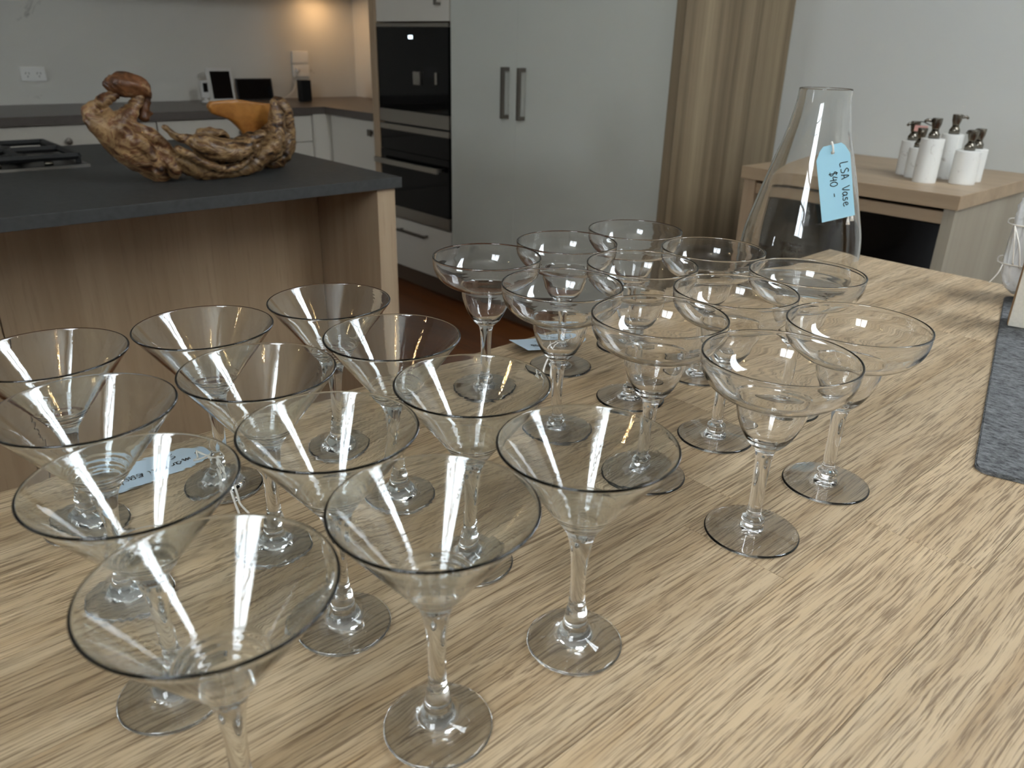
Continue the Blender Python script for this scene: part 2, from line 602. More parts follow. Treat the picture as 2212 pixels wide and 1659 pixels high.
struct(box('wall_right', 'wall', WX0 - WT, WX1 + WT, WY0 - WT, WY0, 0, ZC))
holed_wall('wall_left', 'x', WX0 - WT, WX0, WY0, WYN, WIN_B)
struct(box('wall_nook_return', 'wall', WXF, WX0 - WT, WYN - WT, WYN, 0, ZC))
holed_wall('wall_far_left', 'x', WXF - WT, WXF, WYN - WT, WY1, WIN_L)

def window(name, axis, fixed, h, nm, nt_):
    h0, h1, z0, z1 = h
    fw = 0.035
    f0, f1 = fixed - 0.05, fixed + 0.0
    def bx(u0, u1, v0, v1, d0=f0, d1=f1):
        return (u0, u1, d0, d1, v0, v1) if axis == 'y' else (d0, d1, u0, u1, v0, v1)
    fr = struct(boxes(name, 'window_frame', [bx(h0, h0 + fw, z0, z1), bx(h1 - fw, h1, z0, z1), bx(h0 + fw, h1 - fw, z0, z0 + fw), bx(h0 + fw, h1 - fw, z1 - fw, z1)]))
    for k in range(1, nm):
        u = h0 + (h1 - h0) * k / nm
        o = box('window_mullion', 'window_frame', *bx(u - 0.014, u + 0.014, z0 + fw, z1 - fw, f0 + 0.008, f1 - 0.008))
        o.parent = fr
    for k in range(1, nt_):
        v = z0 + (z1 - z0) * k / nt_
        o = box('window_transom', 'window_frame', *bx(h0 + fw, h1 - fw, v - 0.011, v + 0.011, f0 + 0.012, f1 - 0.012))
        o.parent = fr
    return fr
def skylight():
    x0, x1, y0, y1 = SKY
    fw, z0, z1 = 0.035, ZC + 0.03, ZC + 0.075
    fr_ = struct(boxes('window_1', 'window_frame', [(x0, x0 + fw, y0, y1, z0, z1), (x1 - fw, x1, y0, y1, z0, z1), (x0 + fw, x1 - fw, y0, y0 + fw, z0, z1), (x0 + fw, x1 - fw, y1 - fw, y1, z0, z1)]))
    xm = (x0 + x1) / 2
    box('window_mullion', 'window_frame', xm - 0.014, xm + 0.014, y0 + fw, y1 - fw, z0 + 0.005, z1 - 0.005, fr_)
    for k in range(1, 6):
        ym = y0 + (y1 - y0) * k / 6
        for a, b_ in ((x0 + fw, xm - 0.014), (xm + 0.014, x1 - fw)):
            box('window_transom', 'window_frame', a, b_, ym - 0.012, ym + 0.012, z0 + 0.008, z1 - 0.008, fr_)
skylight()
window('window_2', 'x', WX0 - 0.05, WIN_B, 2, 4)
window('window_3', 'x', WXF - 0.05, WIN_L, 2, 3)

# ------------------------------------------------------------------ oak table of staves
TX0, TX1, TY0, TY1, TTH = -0.75, 1.492, -0.45, 0.704, 0.034
tbl = empty('oak_bench_table', (0.37, 0.12, 0), 'long pale oak bench table of glued staves under the glasses', 'table')
rows = [TY0 + 0.012 + 0.092 * k for k in range(0, 13)]
rows = [TY0]
y_ = 0.208 - 0.092 * 7
while y_ < TY1 - 0.03:
    if y_ > TY0 + 0.02:
        rows.append(y_)
    y_ += 0.092
rows.append(TY1)
rnd = random.Random(3)
plank_id = 0
for i in range(len(rows) - 1):
    ya, yb = rows[i], rows[i + 1]
    cuts = [TX0]
    if abs(yb - 0.208) < 1e-3:
        cuts += [-0.32, 0.592]
    else:
        x = TX0 + rnd.uniform(0.15, 0.8)
        while x < TX1 - 0.2:
            cuts.append(x)
            x += rnd.uniform(0.6, 1.1)
    cuts.append(TX1)
    for xa, xb in zip(cuts, cuts[1:]):
        bm = bmesh.new()
        g = 0.0002
        box_bm(bm, xa + g, xb - g, ya + g, yb - g, T - TTH, T, 0.0004)
        part(tbl, obj_from_bm('plank', bm, 'oak'))
part(tbl, boxes('apron', 'oak', [(TX0 + 0.10, TX1 - 0.10, TY0 + 0.09, TY0 + 0.115, T - 0.12, T - TTH), (TX0 + 0.10, TX1 - 0.10, TY1 - 0.115, TY1 - 0.09, T - 0.12, T - TTH),
                                  (TX0 + 0.08, TX0 + 0.105, TY0 + 0.12, TY1 - 0.12, T - 0.12, T - TTH), (TX1 - 0.105, TX1 - 0.08, TY0 + 0.12, TY1 - 0.12, T - 0.12, T - TTH)]))
for sx in (TX0 + 0.06, TX1 - 0.13):
    for sy in (TY0 + 0.05, TY1 - 0.12):
        part(tbl, box('leg', 'oak', sx, sx + 0.07, sy, sy + 0.07, 0, T - TTH, bev=0.003))

# ------------------------------------------------------------------ stemware
def dense(pts, n=5):
    return catmull(pts, n)

HM, RM = 0.1462, 0.0535
def martini_profiles():
    low = [(0.0, 0.0016), (0.012, 0.0015), (0.022, 0.0008), (0.0275, 0.0001), (0.0296, 0.0003), (0.0308, 0.0013), (0.0309, 0.0024), (0.0302, 0.0034), (0.0285, 0.0040),
           (0.0235, 0.0052), (0.0175, 0.0073), (0.0128, 0.0100), (0.0098, 0.0132), (0.0082, 0.0168), (0.0074, 0.0205)]
    foot = dense(low, 4)
    stem_pts = [(0.0074, 0.0205), (0.0069, 0.0245), (0.0065, 0.0275), (0.0058, 0.0302), (0.0053, 0.0335), (0.0050, 0.040), (0.0049, 0.050), (0.0052, 0.060), (0.0059, 0.069), (0.0071, 0.0775), (0.0088, 0.0845)]
    stem = dense(stem_pts, 4)
    k = 0.746
    outer = [(0.0088, 0.0845), (0.0108, 0.0885), (0.0140, 0.0930), (0.0190, 0.0999), (0.026, 0.1093), (0.034, 0.1200), (0.042, 0.1308), (0.049, 0.1402), (0.0526, 0.1450)]
    rim = [(0.0526, 0.1450), (0.0531, 0.1458), (0.0532, 0.1464), (0.0529, 0.1469), (0.0524, 0.14705), (0.0518, 0.1467), (0.0514, 0.1461), (0.0510, 0.1455)]
    inner = [(0.0510, 0.1455), (0.0473, 0.1404), (0.0402, 0.1310), (0.0321, 0.1202), (0.0246, 0.1101), (0.0213, 0.1056), (0.0206, 0.1042), (0.0189, 0.1024), (0.0181, 0.1010), (0.0163, 0.0992), (0.0154, 0.0976), (0.0132, 0.0958), (0.0122, 0.0944), (0.0096, 0.0928), (0.0068, 0.0919), (0.0035, 0.0914), (0.0, 0.0913)]
    return foot, stem, dense(outer, 4), dense(rim, 4), dense(inner, 4)

HG, RG = 0.1529, 0.057
def margarita_profiles():
    low = [(0.0, 0.0012), (0.015, 0.0011), (0.028, 0.0006), (0.034, 0.0001), (0.0362, 0.0003), (0.0371, 0.0010), (0.0372, 0.0018), (0.0364, 0.0026), (0.034, 0.0030),
           (0.026, 0.0038), (0.017, 0.0050), (0.0115, 0.0062), (0.0088, 0.0074), (0.0084, 0.0090), (0.0089, 0.0112), (0.0090, 0.0130), (0.0086, 0.0150), (0.0072, 0.0163), (0.0060, 0.0172)]
    foot = dense(low, 4)
    stem = dense([(0.0060, 0.0172), (0.0055, 0.0185), (0.0053, 0.024), (0.0054, 0.036), (0.0056, 0.050), (0.0060, 0.062), (0.0066, 0.0700), (0.0078, 0.0757)], 4)
    cup = dense([(0.0078, 0.0757), (0.0098, 0.0780), (0.0128, 0.0808), (0.0165, 0.0855), (0.0205, 0.0925), (0.0236, 0.1000), (0.0257, 0.1075), (0.0264, 0.1130), (0.0266, 0.1160)], 4)
    bowl = [(0.0266, 0.1160), (0.0278, 0.1180), (0.0310, 0.1193), (0.0370, 0.1212), (0.0440, 0.1245), (0.0505, 0.1300), (0.0545, 0.1365), (0.0563, 0.1430), (0.0568, 0.1490), (0.0571, 0.1517),
            (0.0568, 0.1530), (0.0560, 0.1532), (0.0554, 0.1522), (0.0552, 0.1490), (0.0548, 0.1430), (0.0530, 0.1373), (0.0493, 0.1313), (0.0433, 0.1262), (0.0366, 0.1230), (0.0306, 0.1210), (0.0272, 0.1195), (0.0252, 0.1165)]
    inner = [(0.0252, 0.1165), (0.0249, 0.1120), (0.0242, 0.1070), (0.0221, 0.1000), (0.0190, 0.0930), (0.0150, 0.0872), (0.0105, 0.0834), (0.0055, 0.0815), (0.0, 0.0810)]
    return foot, stem, cup, dense(bowl, 4), dense(inner, 4)

def cat_normals(lists):
    """profile normals over the whole outline, so that neighbouring parts share them at the seam"""
    full = np.concatenate([np.array(l) if i == 0 else np.array(l)[1:] for i, l in enumerate(lists)])
    tg = np.gradient(full, axis=0)
    nn = np.stack([tg[:, 1], -tg[:, 0]], 1)
    nn /= np.maximum(1e-12, np.linalg.norm(nn, axis=1))[:, None]
    out, i = [], 0
    for l in lists:
        out.append(nn[i:i + len(l)])
        i += len(l) - 1
    return out

SEG = 112
mf, ms, mo, mr, mi = martini_profiles()
nf, ns, no, nr_, ni = cat_normals([mf, ms, mo, mr, mi])
me_mfoot = lathe_mesh('foot', mf, SEG, 'glass_m', nf)
me_mstem = lathe_mesh('stem', ms, SEG, 'glass_m', ns)
me_mbowl = lathe_mesh('bowl', [mo, mi], SEG, 'glass_bowl', [no, ni])
me_mrim = lathe_mesh('rim', mr, SEG, 'glass_rim', nr_)
gf, gs, gc, gb, gi = margarita_profiles()
nf, ns, nc, nb, ni = cat_normals([gf, gs, gc, gb, gi])
me_gfoot = lathe_mesh('foot', gf, SEG, 'glass_g', nf)
me_gstem = lathe_mesh('stem', gs, SEG, 'glass_g', ns)
cup_full = list(gi[::-1])
me_gcup = lathe_mesh('cup', gc, SEG, 'glass_g', nc)
me_gbowl = lathe_mesh('bowl', list(gb) + list(gi[1:]), SEG, 'glass_g', np.concatenate([nb, ni[1:]]))

def glass_thing(name, meshes, x, y, label, group, rz):
    r = empty(name, (x, y, T), label, 'glass', group, rz)
    for nm, me in meshes:
        link(bpy.data.objects.new(nm, me), r)
    return r

MART = {
    'M1': (0.0865, 0.2782, 'martini glass nearest the camera, its foot cut off by the bottom edge'),
    'M2': (0.1937, 0.2668, 'martini glass, middle of the front row, whole foot at the bottom of the photo'),
    'M3': (0.3015, 0.2639, 'martini glass, right end of the front row, nearest the margarita glasses in front'),
    'M4': (0.0897, 0.3859, 'martini glass in the left column, second from the front'),
    'M5': (0.1969, 0.3746, 'martini glass in the middle column, second from the front'),
    'M6': (0.3048, 0.3733, 'martini glass in the right column, second from the front'),
    'M7': (0.0965, 0.4936, 'martini glass in the left column, third from the front, cut by the left edge'),
    'M8': (0.2040, 0.4837, 'martini glass in the middle column, third from the front'),
    'M9': (0.3146, 0.4837, 'martini glass in the right column, third from the front'),
    'M10': (0.1026, 0.6052, 'martini glass at the back of the left column, cut by the left edge'),
    'M11': (0.2105, 0.5934, 'martini glass at the back of the middle column, price tag tied to its stem'),
    'M12': (0.3219, 0.5930, 'martini glass at the back of the right column, farthest of the martini glasses'),
}
MARG = {
    'G1': (0.5024, 0.2597, 'margarita glass, front left, closest to the camera of its kind'),
    'G2': (0.6209, 0.2589, 'margarita glass, front right, rightmost of all the glasses'),
    'G3': (0.5068, 0.3745, 'margarita glass in the second row, left, behind the front left one'),
    'G4': (0.6216, 0.3768, 'margarita glass in the middle of the second row'),
    'G5': (0.7362, 0.3683, 'margarita glass in the second row, right, in front of the vase'),
    'G6': (0.5075, 0.4894, 'margarita glass in the third row, left'),
    'G7': (0.6264, 0.4916, 'margarita glass in the middle of the third row'),
    'G8': (0.7426, 0.4857, 'margarita glass in the third row, right, just left of the vase'),
    'G9': (0.5180, 0.6110, 'margarita glass in the back row, left, standing at the table edge'),
    'G10': (0.6328, 0.6065, 'margarita glass in the middle of the back row, price tag tied to its stem'),
    'G11': (0.7484, 0.6029, 'margarita glass in the back row, right, farthest of its kind'),
}
rr = random.Random(11)
for k, (x, y, lab) in MART.items():
    glass_thing('martini_glass', [('bowl', me_mbowl), ('rim', me_mrim), ('stem', me_mstem), ('foot', me_mfoot)], x, y, 'clear ' + lab, 'martini glasses on the oak table', rr.uniform(0, 6.28))
for k, (x, y, lab) in MARG.items():
    glass_thing('margarita_glass', [('bowl', me_gbowl), ('cup', me_gcup), ('stem', me_gstem), ('foot', me_gfoot)], x, y, 'clear ' + lab, 'margarita glasses on the oak table', rr.uniform(0, 6.28))

# ------------------------------------------------------------------ glass vase
VX, VY = 1.155, 0.599
vo = [(0.0, 0.0012), (0.05, 0.0010), (0.078, 0.0003), (0.0845, 0.0012), (0.0880, 0.006), (0.0895, 0.020), (0.0905, 0.045), (0.0905, 0.068), (0.0875, 0.098), (0.0785, 0.134),
      (0.0692, 0.169), (0.0552, 0.217), (0.0453, 0.251), (0.0392, 0.284), (0.0376, 0.300), (0.0374, 0.3075), (0.0366, 0.3085), (0.0358, 0.3075), (0.0360, 0.300), (0.0374, 0.284), (0.0433, 0.2515),
      (0.0532, 0.217), (0.0672, 0.169), (0.0765, 0.134), (0.0855, 0.098), (0.0885, 0.068), (0.0885, 0.045), (0.0873, 0.022), (0.0850, 0.012), (0.078, 0.0085), (0.05, 0.0075), (0.0, 0.0072)]
vase = empty('glass_vase', (VX, VY, T), 'tall clear glass vase with a narrow neck behind the glasses', 'vase')
link(bpy.data.objects.new('body', lathe_mesh('body', dense(vo, 5), 128, 'glass_v')), vase)

# ------------------------------------------------------------------ hand lettering: pen strokes laid on the card
GL = {
    'L': [[(0.1, 1), (0.1, 0.0), (0.6, 0.0)]],
    'S': [[(0.6, 0.9), (0.35, 1.0), (0.1, 0.8), (0.3, 0.55), (0.6, 0.35), (0.45, 0.05), (0.05, 0.05)]],
    'A': [[(0.05, 0), (0.3, 1), (0.6, 0.0)], [(0.1, 0.35), (0.55, 0.4)]],
    'V': [[(0.0, 1), (0.3, 0.0), (0.6, 0.95)]],
    'a': [[(0.5, 0.5), (0.25, 0.6), (0.05, 0.3), (0.2, 0.0), (0.45, 0.2), (0.5, 0.55), (0.5, 0.1), (0.65, 0.02)]],
    's': [[(0.45, 0.55), (0.2, 0.58), (0.15, 0.38), (0.45, 0.22), (0.35, 0.0), (0.05, 0.05)]],
    'e': [[(0.05, 0.3), (0.45, 0.38), (0.35, 0.6), (0.1, 0.5), (0.08, 0.15), (0.3, 0.0), (0.6, 0.12)]],
    '$': [[(0.55, 0.85), (0.25, 0.95), (0.1, 0.7), (0.5, 0.4), (0.45, 0.1), (0.05, 0.1)], [(0.3, 1.1), (0.28, -0.1)]],
    '4': [[(0.25, 1.0), (0.05, 0.45), (0.55, 0.5)], [(0.5, 0.9), (0.45, 0.0)]],
    '0': [[(0.3, 0.95), (0.05, 0.6), (0.1, 0.15), (0.35, 0.0), (0.58, 0.4), (0.5, 0.85), (0.28, 0.95)]],
    '-': [[(0.05, 0.4), (0.5, 0.42)]],
    'm': [[(0.0, 0.0), (0.08, 0.55), (0.12, 0.1), (0.3, 0.58), (0.36, 0.1), (0.55, 0.58), (0.62, 0.05), (0.75, 0.05)]],
    'r': [[(0.05, 0.0), (0.1, 0.55), (0.12, 0.3), (0.3, 0.58), (0.45, 0.5)]],
    't': [[(0.25, 0.95), (0.22, 0.1), (0.4, 0.0)], [(0.05, 0.6), (0.48, 0.65)]],
    'i': [[(0.15, 0.55), (0.15, 0.05), (0.28, 0.02)], [(0.18, 0.8), (0.19, 0.84)]],
    'n': [[(0.05, 0.0), (0.1, 0.55), (0.13, 0.2), (0.35, 0.58), (0.42, 0.05), (0.55, 0.03)]],
    'c': [[(0.45, 0.5), (0.2, 0.58), (0.05, 0.3), (0.2, 0.02), (0.5, 0.1)]],
    'h': [[(0.1, 1.0), (0.08, 0.0), (0.15, 0.35), (0.35, 0.5), (0.42, 0.03), (0.55, 0.02)]],
    '5': [[(0.55, 0.95), (0.15, 0.95), (0.12, 0.55), (0.45, 0.55), (0.5, 0.15), (0.1, 0.02)]],
    'g': [[(0.48, 0.5), (0.2, 0.58), (0.05, 0.3), (0.25, 0.1), (0.48, 0.5), (0.45, -0.3), (0.1, -0.3)]],
    'M': [[(0.0, 0.0), (0.1, 1.0), (0.35, 0.3), (0.6, 1.0), (0.7, 0.0)]],
    ' ': [],
}
ADV = {'m': 0.85, 'i': 0.38, 'M': 0.85, ' ': 0.40, '-': 0.7, 'L': 0.8, 'S': 0.8, 'A': 0.8}

def lettering(text, size, origin, e1, e2, nrm, width, warp=None):
    """flat pen strokes: text runs along e1, letters stand along e2; optional warp moves a point of the card plane"""
    bm = bmesh.new()
    x = 0.0
    for ch in text:
        for st in GL[ch]:
            pts = [p_ for p_ in catmull([(*q, 0.0) for q in st], 4)] if len(st) > 2 else [np.array((*q, 0.0)) for q in st]
            prev = None
            for i, q in enumerate(pts):
                d = pts[min(i + 1, len(pts) - 1)] - pts[max(i - 1, 0)]
                d = d / max(1e-9, np.linalg.norm(d))
                nn = np.array((-d[1], d[0]))
                row = []
                for s in (-1, 1):
                    lx = x + q[0] * size + s * nn[0] * width
                    ly = q[1] * size + s * nn[1] * width
                    P_ = Vector(origin) + Vector(e1) * lx + Vector(e2) * ly
                    if warp:
                        P_ = warp(P_)
                    row.append(bm.verts.new(P_ + Vector(nrm) * 0.0004))
                if prev:
                    bm.faces.new((prev[0], prev[1], row[1], row[0]))
                prev = row
        x += ADV.get(ch, 0.68) * size
    return bm

def card_mesh(L_, W_, thick=0.0006, hole=True, curl=None, seg=20):
    """a luggage label: x along its length from the hole end, y across, clipped corners and a punched hole"""
    cl = 0.011
    bm = bmesh.new()
    outer = [(cl, -W_ / 2), (L_, -W_ / 2), (L_, W_ / 2), (cl, W_ / 2), (0, W_ / 2 - cl), (0, -W_ / 2 + cl)]
    def outer_y(x):
        return W_ / 2 - max(0.0, cl - x)
    hx, hr = 0.011, 0.0027
    top = {}
    # columns of quads with the hole cut as a ring around (hx,0)
    xs = sorted(set([0, cl * 0.45] + [hx - 0.006, hx + 0.006] + [0.017 + (L_ - 0.017) * k / seg for k in range(seg + 1)] + [cl]))
    xs = [x for x in xs if not (hx - 0.006 < x < hx + 0.006)]
    def V(x, y):
        key = (round(x, 6), round(y, 6))
        if key not in top:
            top[key] = bm.verts.new((x, y, 0))
        return top[key]
    for xa, xb in zip(xs, xs[1:]):
        mid = abs(xa - (hx - 0.006)) < 1e-6
        ys_a = [-outer_y(xa), -0.006, 0.006, outer_y(xa)]
        ys_b = [-outer_y(xb), -0.006, 0.006, outer_y(xb)]
        for j in range(3):
            if mid and j == 1:
                ring = [(hx + hr * math.cos(t), hr * math.sin(t)) for t in [2 * math.pi * k / 16 + math.pi / 4 for k in range(16)]]
                sq = []
                cor = [(hx + 0.006, 0.006), (hx - 0.006, 0.006), (hx - 0.006, -0.006), (hx + 0.006, -0.006)]
                for q in range(4):
                    a, b_ = cor[q], cor[(q + 1) % 4]
                    for k in range(4):
                        sq.append((a[0] + (b_[0] - a[0]) * k / 4, a[1] + (b_[1] - a[1]) * k / 4))
                for k in range(16):
                    a, b_ = sq[k], sq[(k + 1) % 16]
                    bm.faces.new((V(*a), V(*b_), V(*ring[(k + 1) % 16]), V(*ring[k])))
                continue
            f = [V(xa, ys_a[j]), V(xb, ys_b[j]), V(xb, ys_b[j + 1]), V(xa, ys_a[j + 1])]
            bm.faces.new(f)
    bmesh.ops.remove_doubles(bm, verts=bm.verts, dist=1e-6)
    ret = bmesh.ops.extrude_face_region(bm, geom=list(bm.faces))
    for v in [g_ for g_ in ret['geom'] if isinstance(g_, bmesh.types.BMVert)]:
        v.co.z -= thick
    return bm

def make_tag(name, label, mat, L_, W_, frame, warp, lines, size, width, string_paths, string_r=0.0009, group=None):
    """frame: 4x4 world matrix of the card; children are kept in card space"""
    root = empty(name, (0, 0, 0), label, 'tag', group)
    root.matrix_world = frame
    root.rotation_mode = 'XYZ'
    bm = card_mesh(L_, W_)
    if warp:
        for v in bm.verts:
            v.co = warp(v.co)
    obj_from_bm('card', bm, mat, root)
    for (txt, ox, oy, e1, e2) in lines:
        bm = lettering(txt, size, (ox, oy, 0), e1, e2, (0, 0, 1), width, warp)
        w_ = obj_from_bm('writing', bm, 'ink', root)
        w_['label'] = 'black handwritten lettering'
    inv = frame.inverted()
    for pts in string_paths:
        bm = bmesh.new()
        tube_bm(bm, [inv @ Vector(q) for q in catmull(pts, 6)], string_r, 6)
        s_ = obj_from_bm('string', bm, 'string', root, smooth=True)
        s_['label'] = 'white cotton string'
    return root

# --- tag on the vase (hangs against the glass, text runs down the card)
p_top = Vector((1.0905, 0.5425, T + 0.2385))
p_bot = Vector((1.1095, 0.5215, T + 0.1320))
ex = (p_bot - p_top).normalized()
across = Vector((0.738, -0.674, 0.02))
across = (across - ex * across.dot(ex)).normalized()
nz_ = ex.cross(across)
if nz_.dot(Vector((0.6, 0.66, -0.4))) > 0:
    nz_ = -nz_
ey = nz_.cross(ex)
# keep y of the card pointing to the right of the picture
fr = Matrix(((ex.x, ey.x, nz_.x, p_top.x), (ex.y, ey.y, nz_.y, p_top.y), (ex.z, ey.z, nz_.z, p_top.z), (0, 0, 0, 1)))
sgn = 1 if ey.dot(across) > 0 else -1
hole = fr @ Vector((0.011, 0, 0))
end1 = fr @ Vector((0.108, sgn * 0.017, -0.004))
end2 = fr @ Vector((0.108, sgn * 0.022, -0.004))
vt = make_tag('price_tag', 'pale blue price tag hanging on the glass vase', 'tag_blue', 0.106, 0.047, fr, None,
              [('LSA  Vase', 0.027, sgn * 0.0085, (1, 0, 0), (0, sgn, 0)), ('$40  -', 0.037, sgn * -0.0075, (1, 0, 0), (0, sgn, 0))], 0.0108, 0.00062,
              [[tuple(hole + nz_ * 0.0006), tuple(fr @ Vector((0.004, 0, 0.0018))), tuple(fr @ Vector((-0.0016, 0, 0.0004))), tuple(fr @ Vector((0.002, sgn * 0.001, -0.0022))), tuple(fr @ Vector((0.05, sgn * 0.009, -0.0026))), tuple(fr @ Vector((0.100, sgn * 0.0150, -0.003))), tuple(fr @ Vector((0.1165, sgn * 0.0140, -0.003)))],
               [tuple(hole - nz_ * 0.0018), tuple(fr @ Vector((0.05, sgn * 0.012, -0.0026))), tuple(fr @ Vector((0.098, sgn * 0.0185, -0.003))), tuple(fr @ Vector((0.1125, sgn * 0.0200, -0.003)))]], 0.0015)
for ax_, ay_ in ((0.1165, 0.0140), (0.1125, 0.0200)):            # frayed ends
    bm = bmesh.new()
    tube_bm(bm, [(ax_ - 0.007, sgn * (ay_ + 0.0004), -0.003), (ax_ + 0.0015, sgn * (ay_ - 0.0003), -0.003)], [0.0015, 0.0029], 8)
    obj_from_bm('string_end', bm, 'string', vt, smooth=True)

# --- tag lying by the martini glasses, writing upside down to the camera
fm = Matrix.Translation((0.226, 0.662, T + 0.0016)) @ Matrix.Rotation(math.radians(184), 4, 'Z')
ring_m = [(0.2105 + 0.0078 * math.cos(2 * math.pi * k / 12), 0.5934 + 0.0078 * math.sin(2 * math.pi * k / 12), T + 0.0300 + 0.001 * math.sin(k)) for k in range(13)]
def warp_m(v):
    return Vector((v[0], v[1], v[2] + 0.0035 * max(0.0, v[0] / 0.1 - 0.2) ** 2))
make_tag('price_tag', 'pale blue price tag lying by the martini glasses at the table edge', 'tag_grey', 0.105, 0.042, fm, warp_m,
         [('martini each', 0.022, 0.004, (1, 0, 0), (0, 1, 0)), ('5', 0.030, -0.0125, (1, 0, 0), (0, 1, 0))], 0.0092, 0.0005,
         [ring_m,
          [(0.2147, 0.662, T + 0.0028), (0.219, 0.648, T + 0.003), (0.226, 0.630, T + 0.008), (0.224, 0.612, T + 0.020), (0.2175, 0.5975, T + 0.0300)],
          [(0.2147, 0.662, T + 0.0033), (0.209, 0.645, T + 0.004), (0.199, 0.625, T + 0.014), (0.201, 0.606, T + 0.024), (0.2035, 0.5975, T + 0.0300)],
          [(0.2070, 0.5865, T + 0.0300), (0.205, 0.575, T + 0.018), (0.204, 0.564, T + 0.0070), (0.203, 0.557, T + 0.0020), (0.199, 0.540, T + 0.0016)],
          [(0.2080, 0.5862, T + 0.0300), (0.209, 0.575, T + 0.018), (0.208, 0.564, T + 0.0070), (0.2065, 0.556, T + 0.0020), (0.206, 0.539, T + 0.0016)]], 0.0010)

# --- tag by the margarita glasses, curling up over the table edge
fg = Matrix.Translation((0.728, 0.662, T + 0.0016)) @ Matrix.Rotation(math.radians(172), 4, 'Z')
def warp_g(v):
    return Vector((v[0], v[1], v[2] + 0.012 * max(0.0, v[0] / 0.1 - 0.25) ** 2))
ring_g = [(0.6314 + 0.0075 * math.cos(2 * math.pi * k / 12), 0.6066 + 0.0075 * math.sin(2 * math.pi * k / 12), T + 0.0200) for k in range(13)]
make_tag('price_tag', 'pale blue price tag curling up by the margarita glasses', 'tag_grey', 0.102, 0.042, fg, warp_g,
         [('Margaritas', 0.028, 0.003, (1, 0, 0), (0, 1, 0)), ('$5 -', 0.050, -0.013, (1, 0, 0), (0, 1, 0))], 0.0088, 0.0005,
         [ring_g,
          [(0.717, 0.6635, T + 0.0028), (0.706, 0.650, T + 0.004), (0.680, 0.633, T + 0.006), (0.655, 0.618, T + 0.012), (0.6385, 0.6075, T + 0.0200)],
          [(0.6245, 0.609, T + 0.0200), (0.609, 0.606, T + 0.014), (0.5955, 0.598, T + 0.0040), (0.589, 0.586, T + 0.0015)],
          [(0.6250, 0.604, T + 0.0200), (0.612, 0.599, T + 0.014), (0.598, 0.588, T + 0.0040), (0.592, 0.575, T + 0.0015)]], 0.0012)

# ------------------------------------------------------------------ felt mat and the things on it
ang = math.radians(15.8)
mat_root = empty('felt_mat', (0.7515, 0.1800, T), 'grey wool felt mat with rounded corners at the right edge', 'mat', rz=ang)
bm = bmesh.new()
ML, MW, mr_ = 0.68, 0.31, 0.014
pts = []
for cx_, cy_, a0 in ((ML - mr_, -mr_, 0), (mr_, -mr_, 90), (mr_, -MW + mr_, 180), (ML - mr_, -MW + mr_, 270)):
    for k in range(7):
        a = math.radians(a0 + 15 * k)
        pts.append((cx_ + mr_ * math.cos(a), cy_ + mr_ * math.sin(a)))
vs = [bm.verts.new((x, y, 0.0002)) for x, y in pts]
f = bm.faces.new(vs)
ret = bmesh.ops.extrude_face_region(bm, geom=[f])
tv = [g_ for g_ in ret['geom'] if isinstance(g_, bmesh.types.BMVert)]
for v in tv:
    v.co.z += 0.004
te = [e for e in bm.edges if all(v in tv for v in e.verts)]
bmesh.ops.bevel(bm, geom=te, offset=0.0012, segments=2, affect='EDGES')
obj_from_bm('felt_sheet', bm, 'felt', mat_root)

blk = empty('linen_box', (1.236, 0.306, T + 0.0043), 'upright wooden box with a cream linen front on the felt mat', 'box', rz=ang)
box('wooden_frame', 'block_wood', 0.0035, 0.042, -0.18, 0.002, 0, 0.19, blk, bev=0.003)
box('linen_front', 'linen', -0.0025, 0.0035, -0.179, 0.001, 0.001, 0.189, blk, bev=0.002)

pch = empty('cloth_pouch', (1.418, 0.296, T + 0.0043), 'white cloth pouch tied with string behind the linen box', 'pouch', rz=ang)
bm = bmesh.new()
bmesh.ops.create_icosphere(bm, subdivisions=5, radius=1.0)
for v in bm.verts:
    n_ = v.co.normalized()
    s = [math.copysign(abs(c_) ** 0.45, c_) for c_ in n_]
    d = 0.006 * noise.noise(n_ * 4.0) + 0.003 * noise.noise(n_ * 11.0)
    v.co = Vector((0.035 * s[0] * (1 + d * 10), 0.085 * s[1] + d, 0.085 + 0.085 * s[2] + d))
zmin = min(v.co.z for v in bm.verts)
for v in bm.verts:
    v.co.z -= zmin
obj_from_bm('fabric', bm, 'cloth', pch, smooth=True)
for k, (zz, dy) in enumerate(((0.058, 0.0), (0.118, 0.0))):
    bm = bmesh.new()
    loop = [(0.041 * math.copysign(abs(math.cos(a)) ** 0.5, math.cos(a)), 0.093 * math.copysign(abs(math.sin(a)) ** 0.5, math.sin(a)), zz) for a in [2 * math.pi * q / 32 for q in range(33)]]
    tube_bm(bm, loop, 0.0012, 6)
    obj_from_bm('string', bm, 'string', pch, smooth=True)
for q in ([(-0.040, 0.085, 0.058), (-0.050, 0.088, 0.046), (-0.052, 0.096, 0.030)], [(-0.040, 0.083, 0.118), (-0.052, 0.078, 0.096), (-0.050, 0.072, 0.062)], [(-0.040, 0.083, 0.118), (-0.055, 0.070, 0.090), (-0.052, 0.062, 0.058)]):
    bm = bmesh.new()
    tube_bm(bm, catmull(q, 6), 0.0011, 6)
    obj_from_bm('string', bm, 'string', pch, smooth=True)

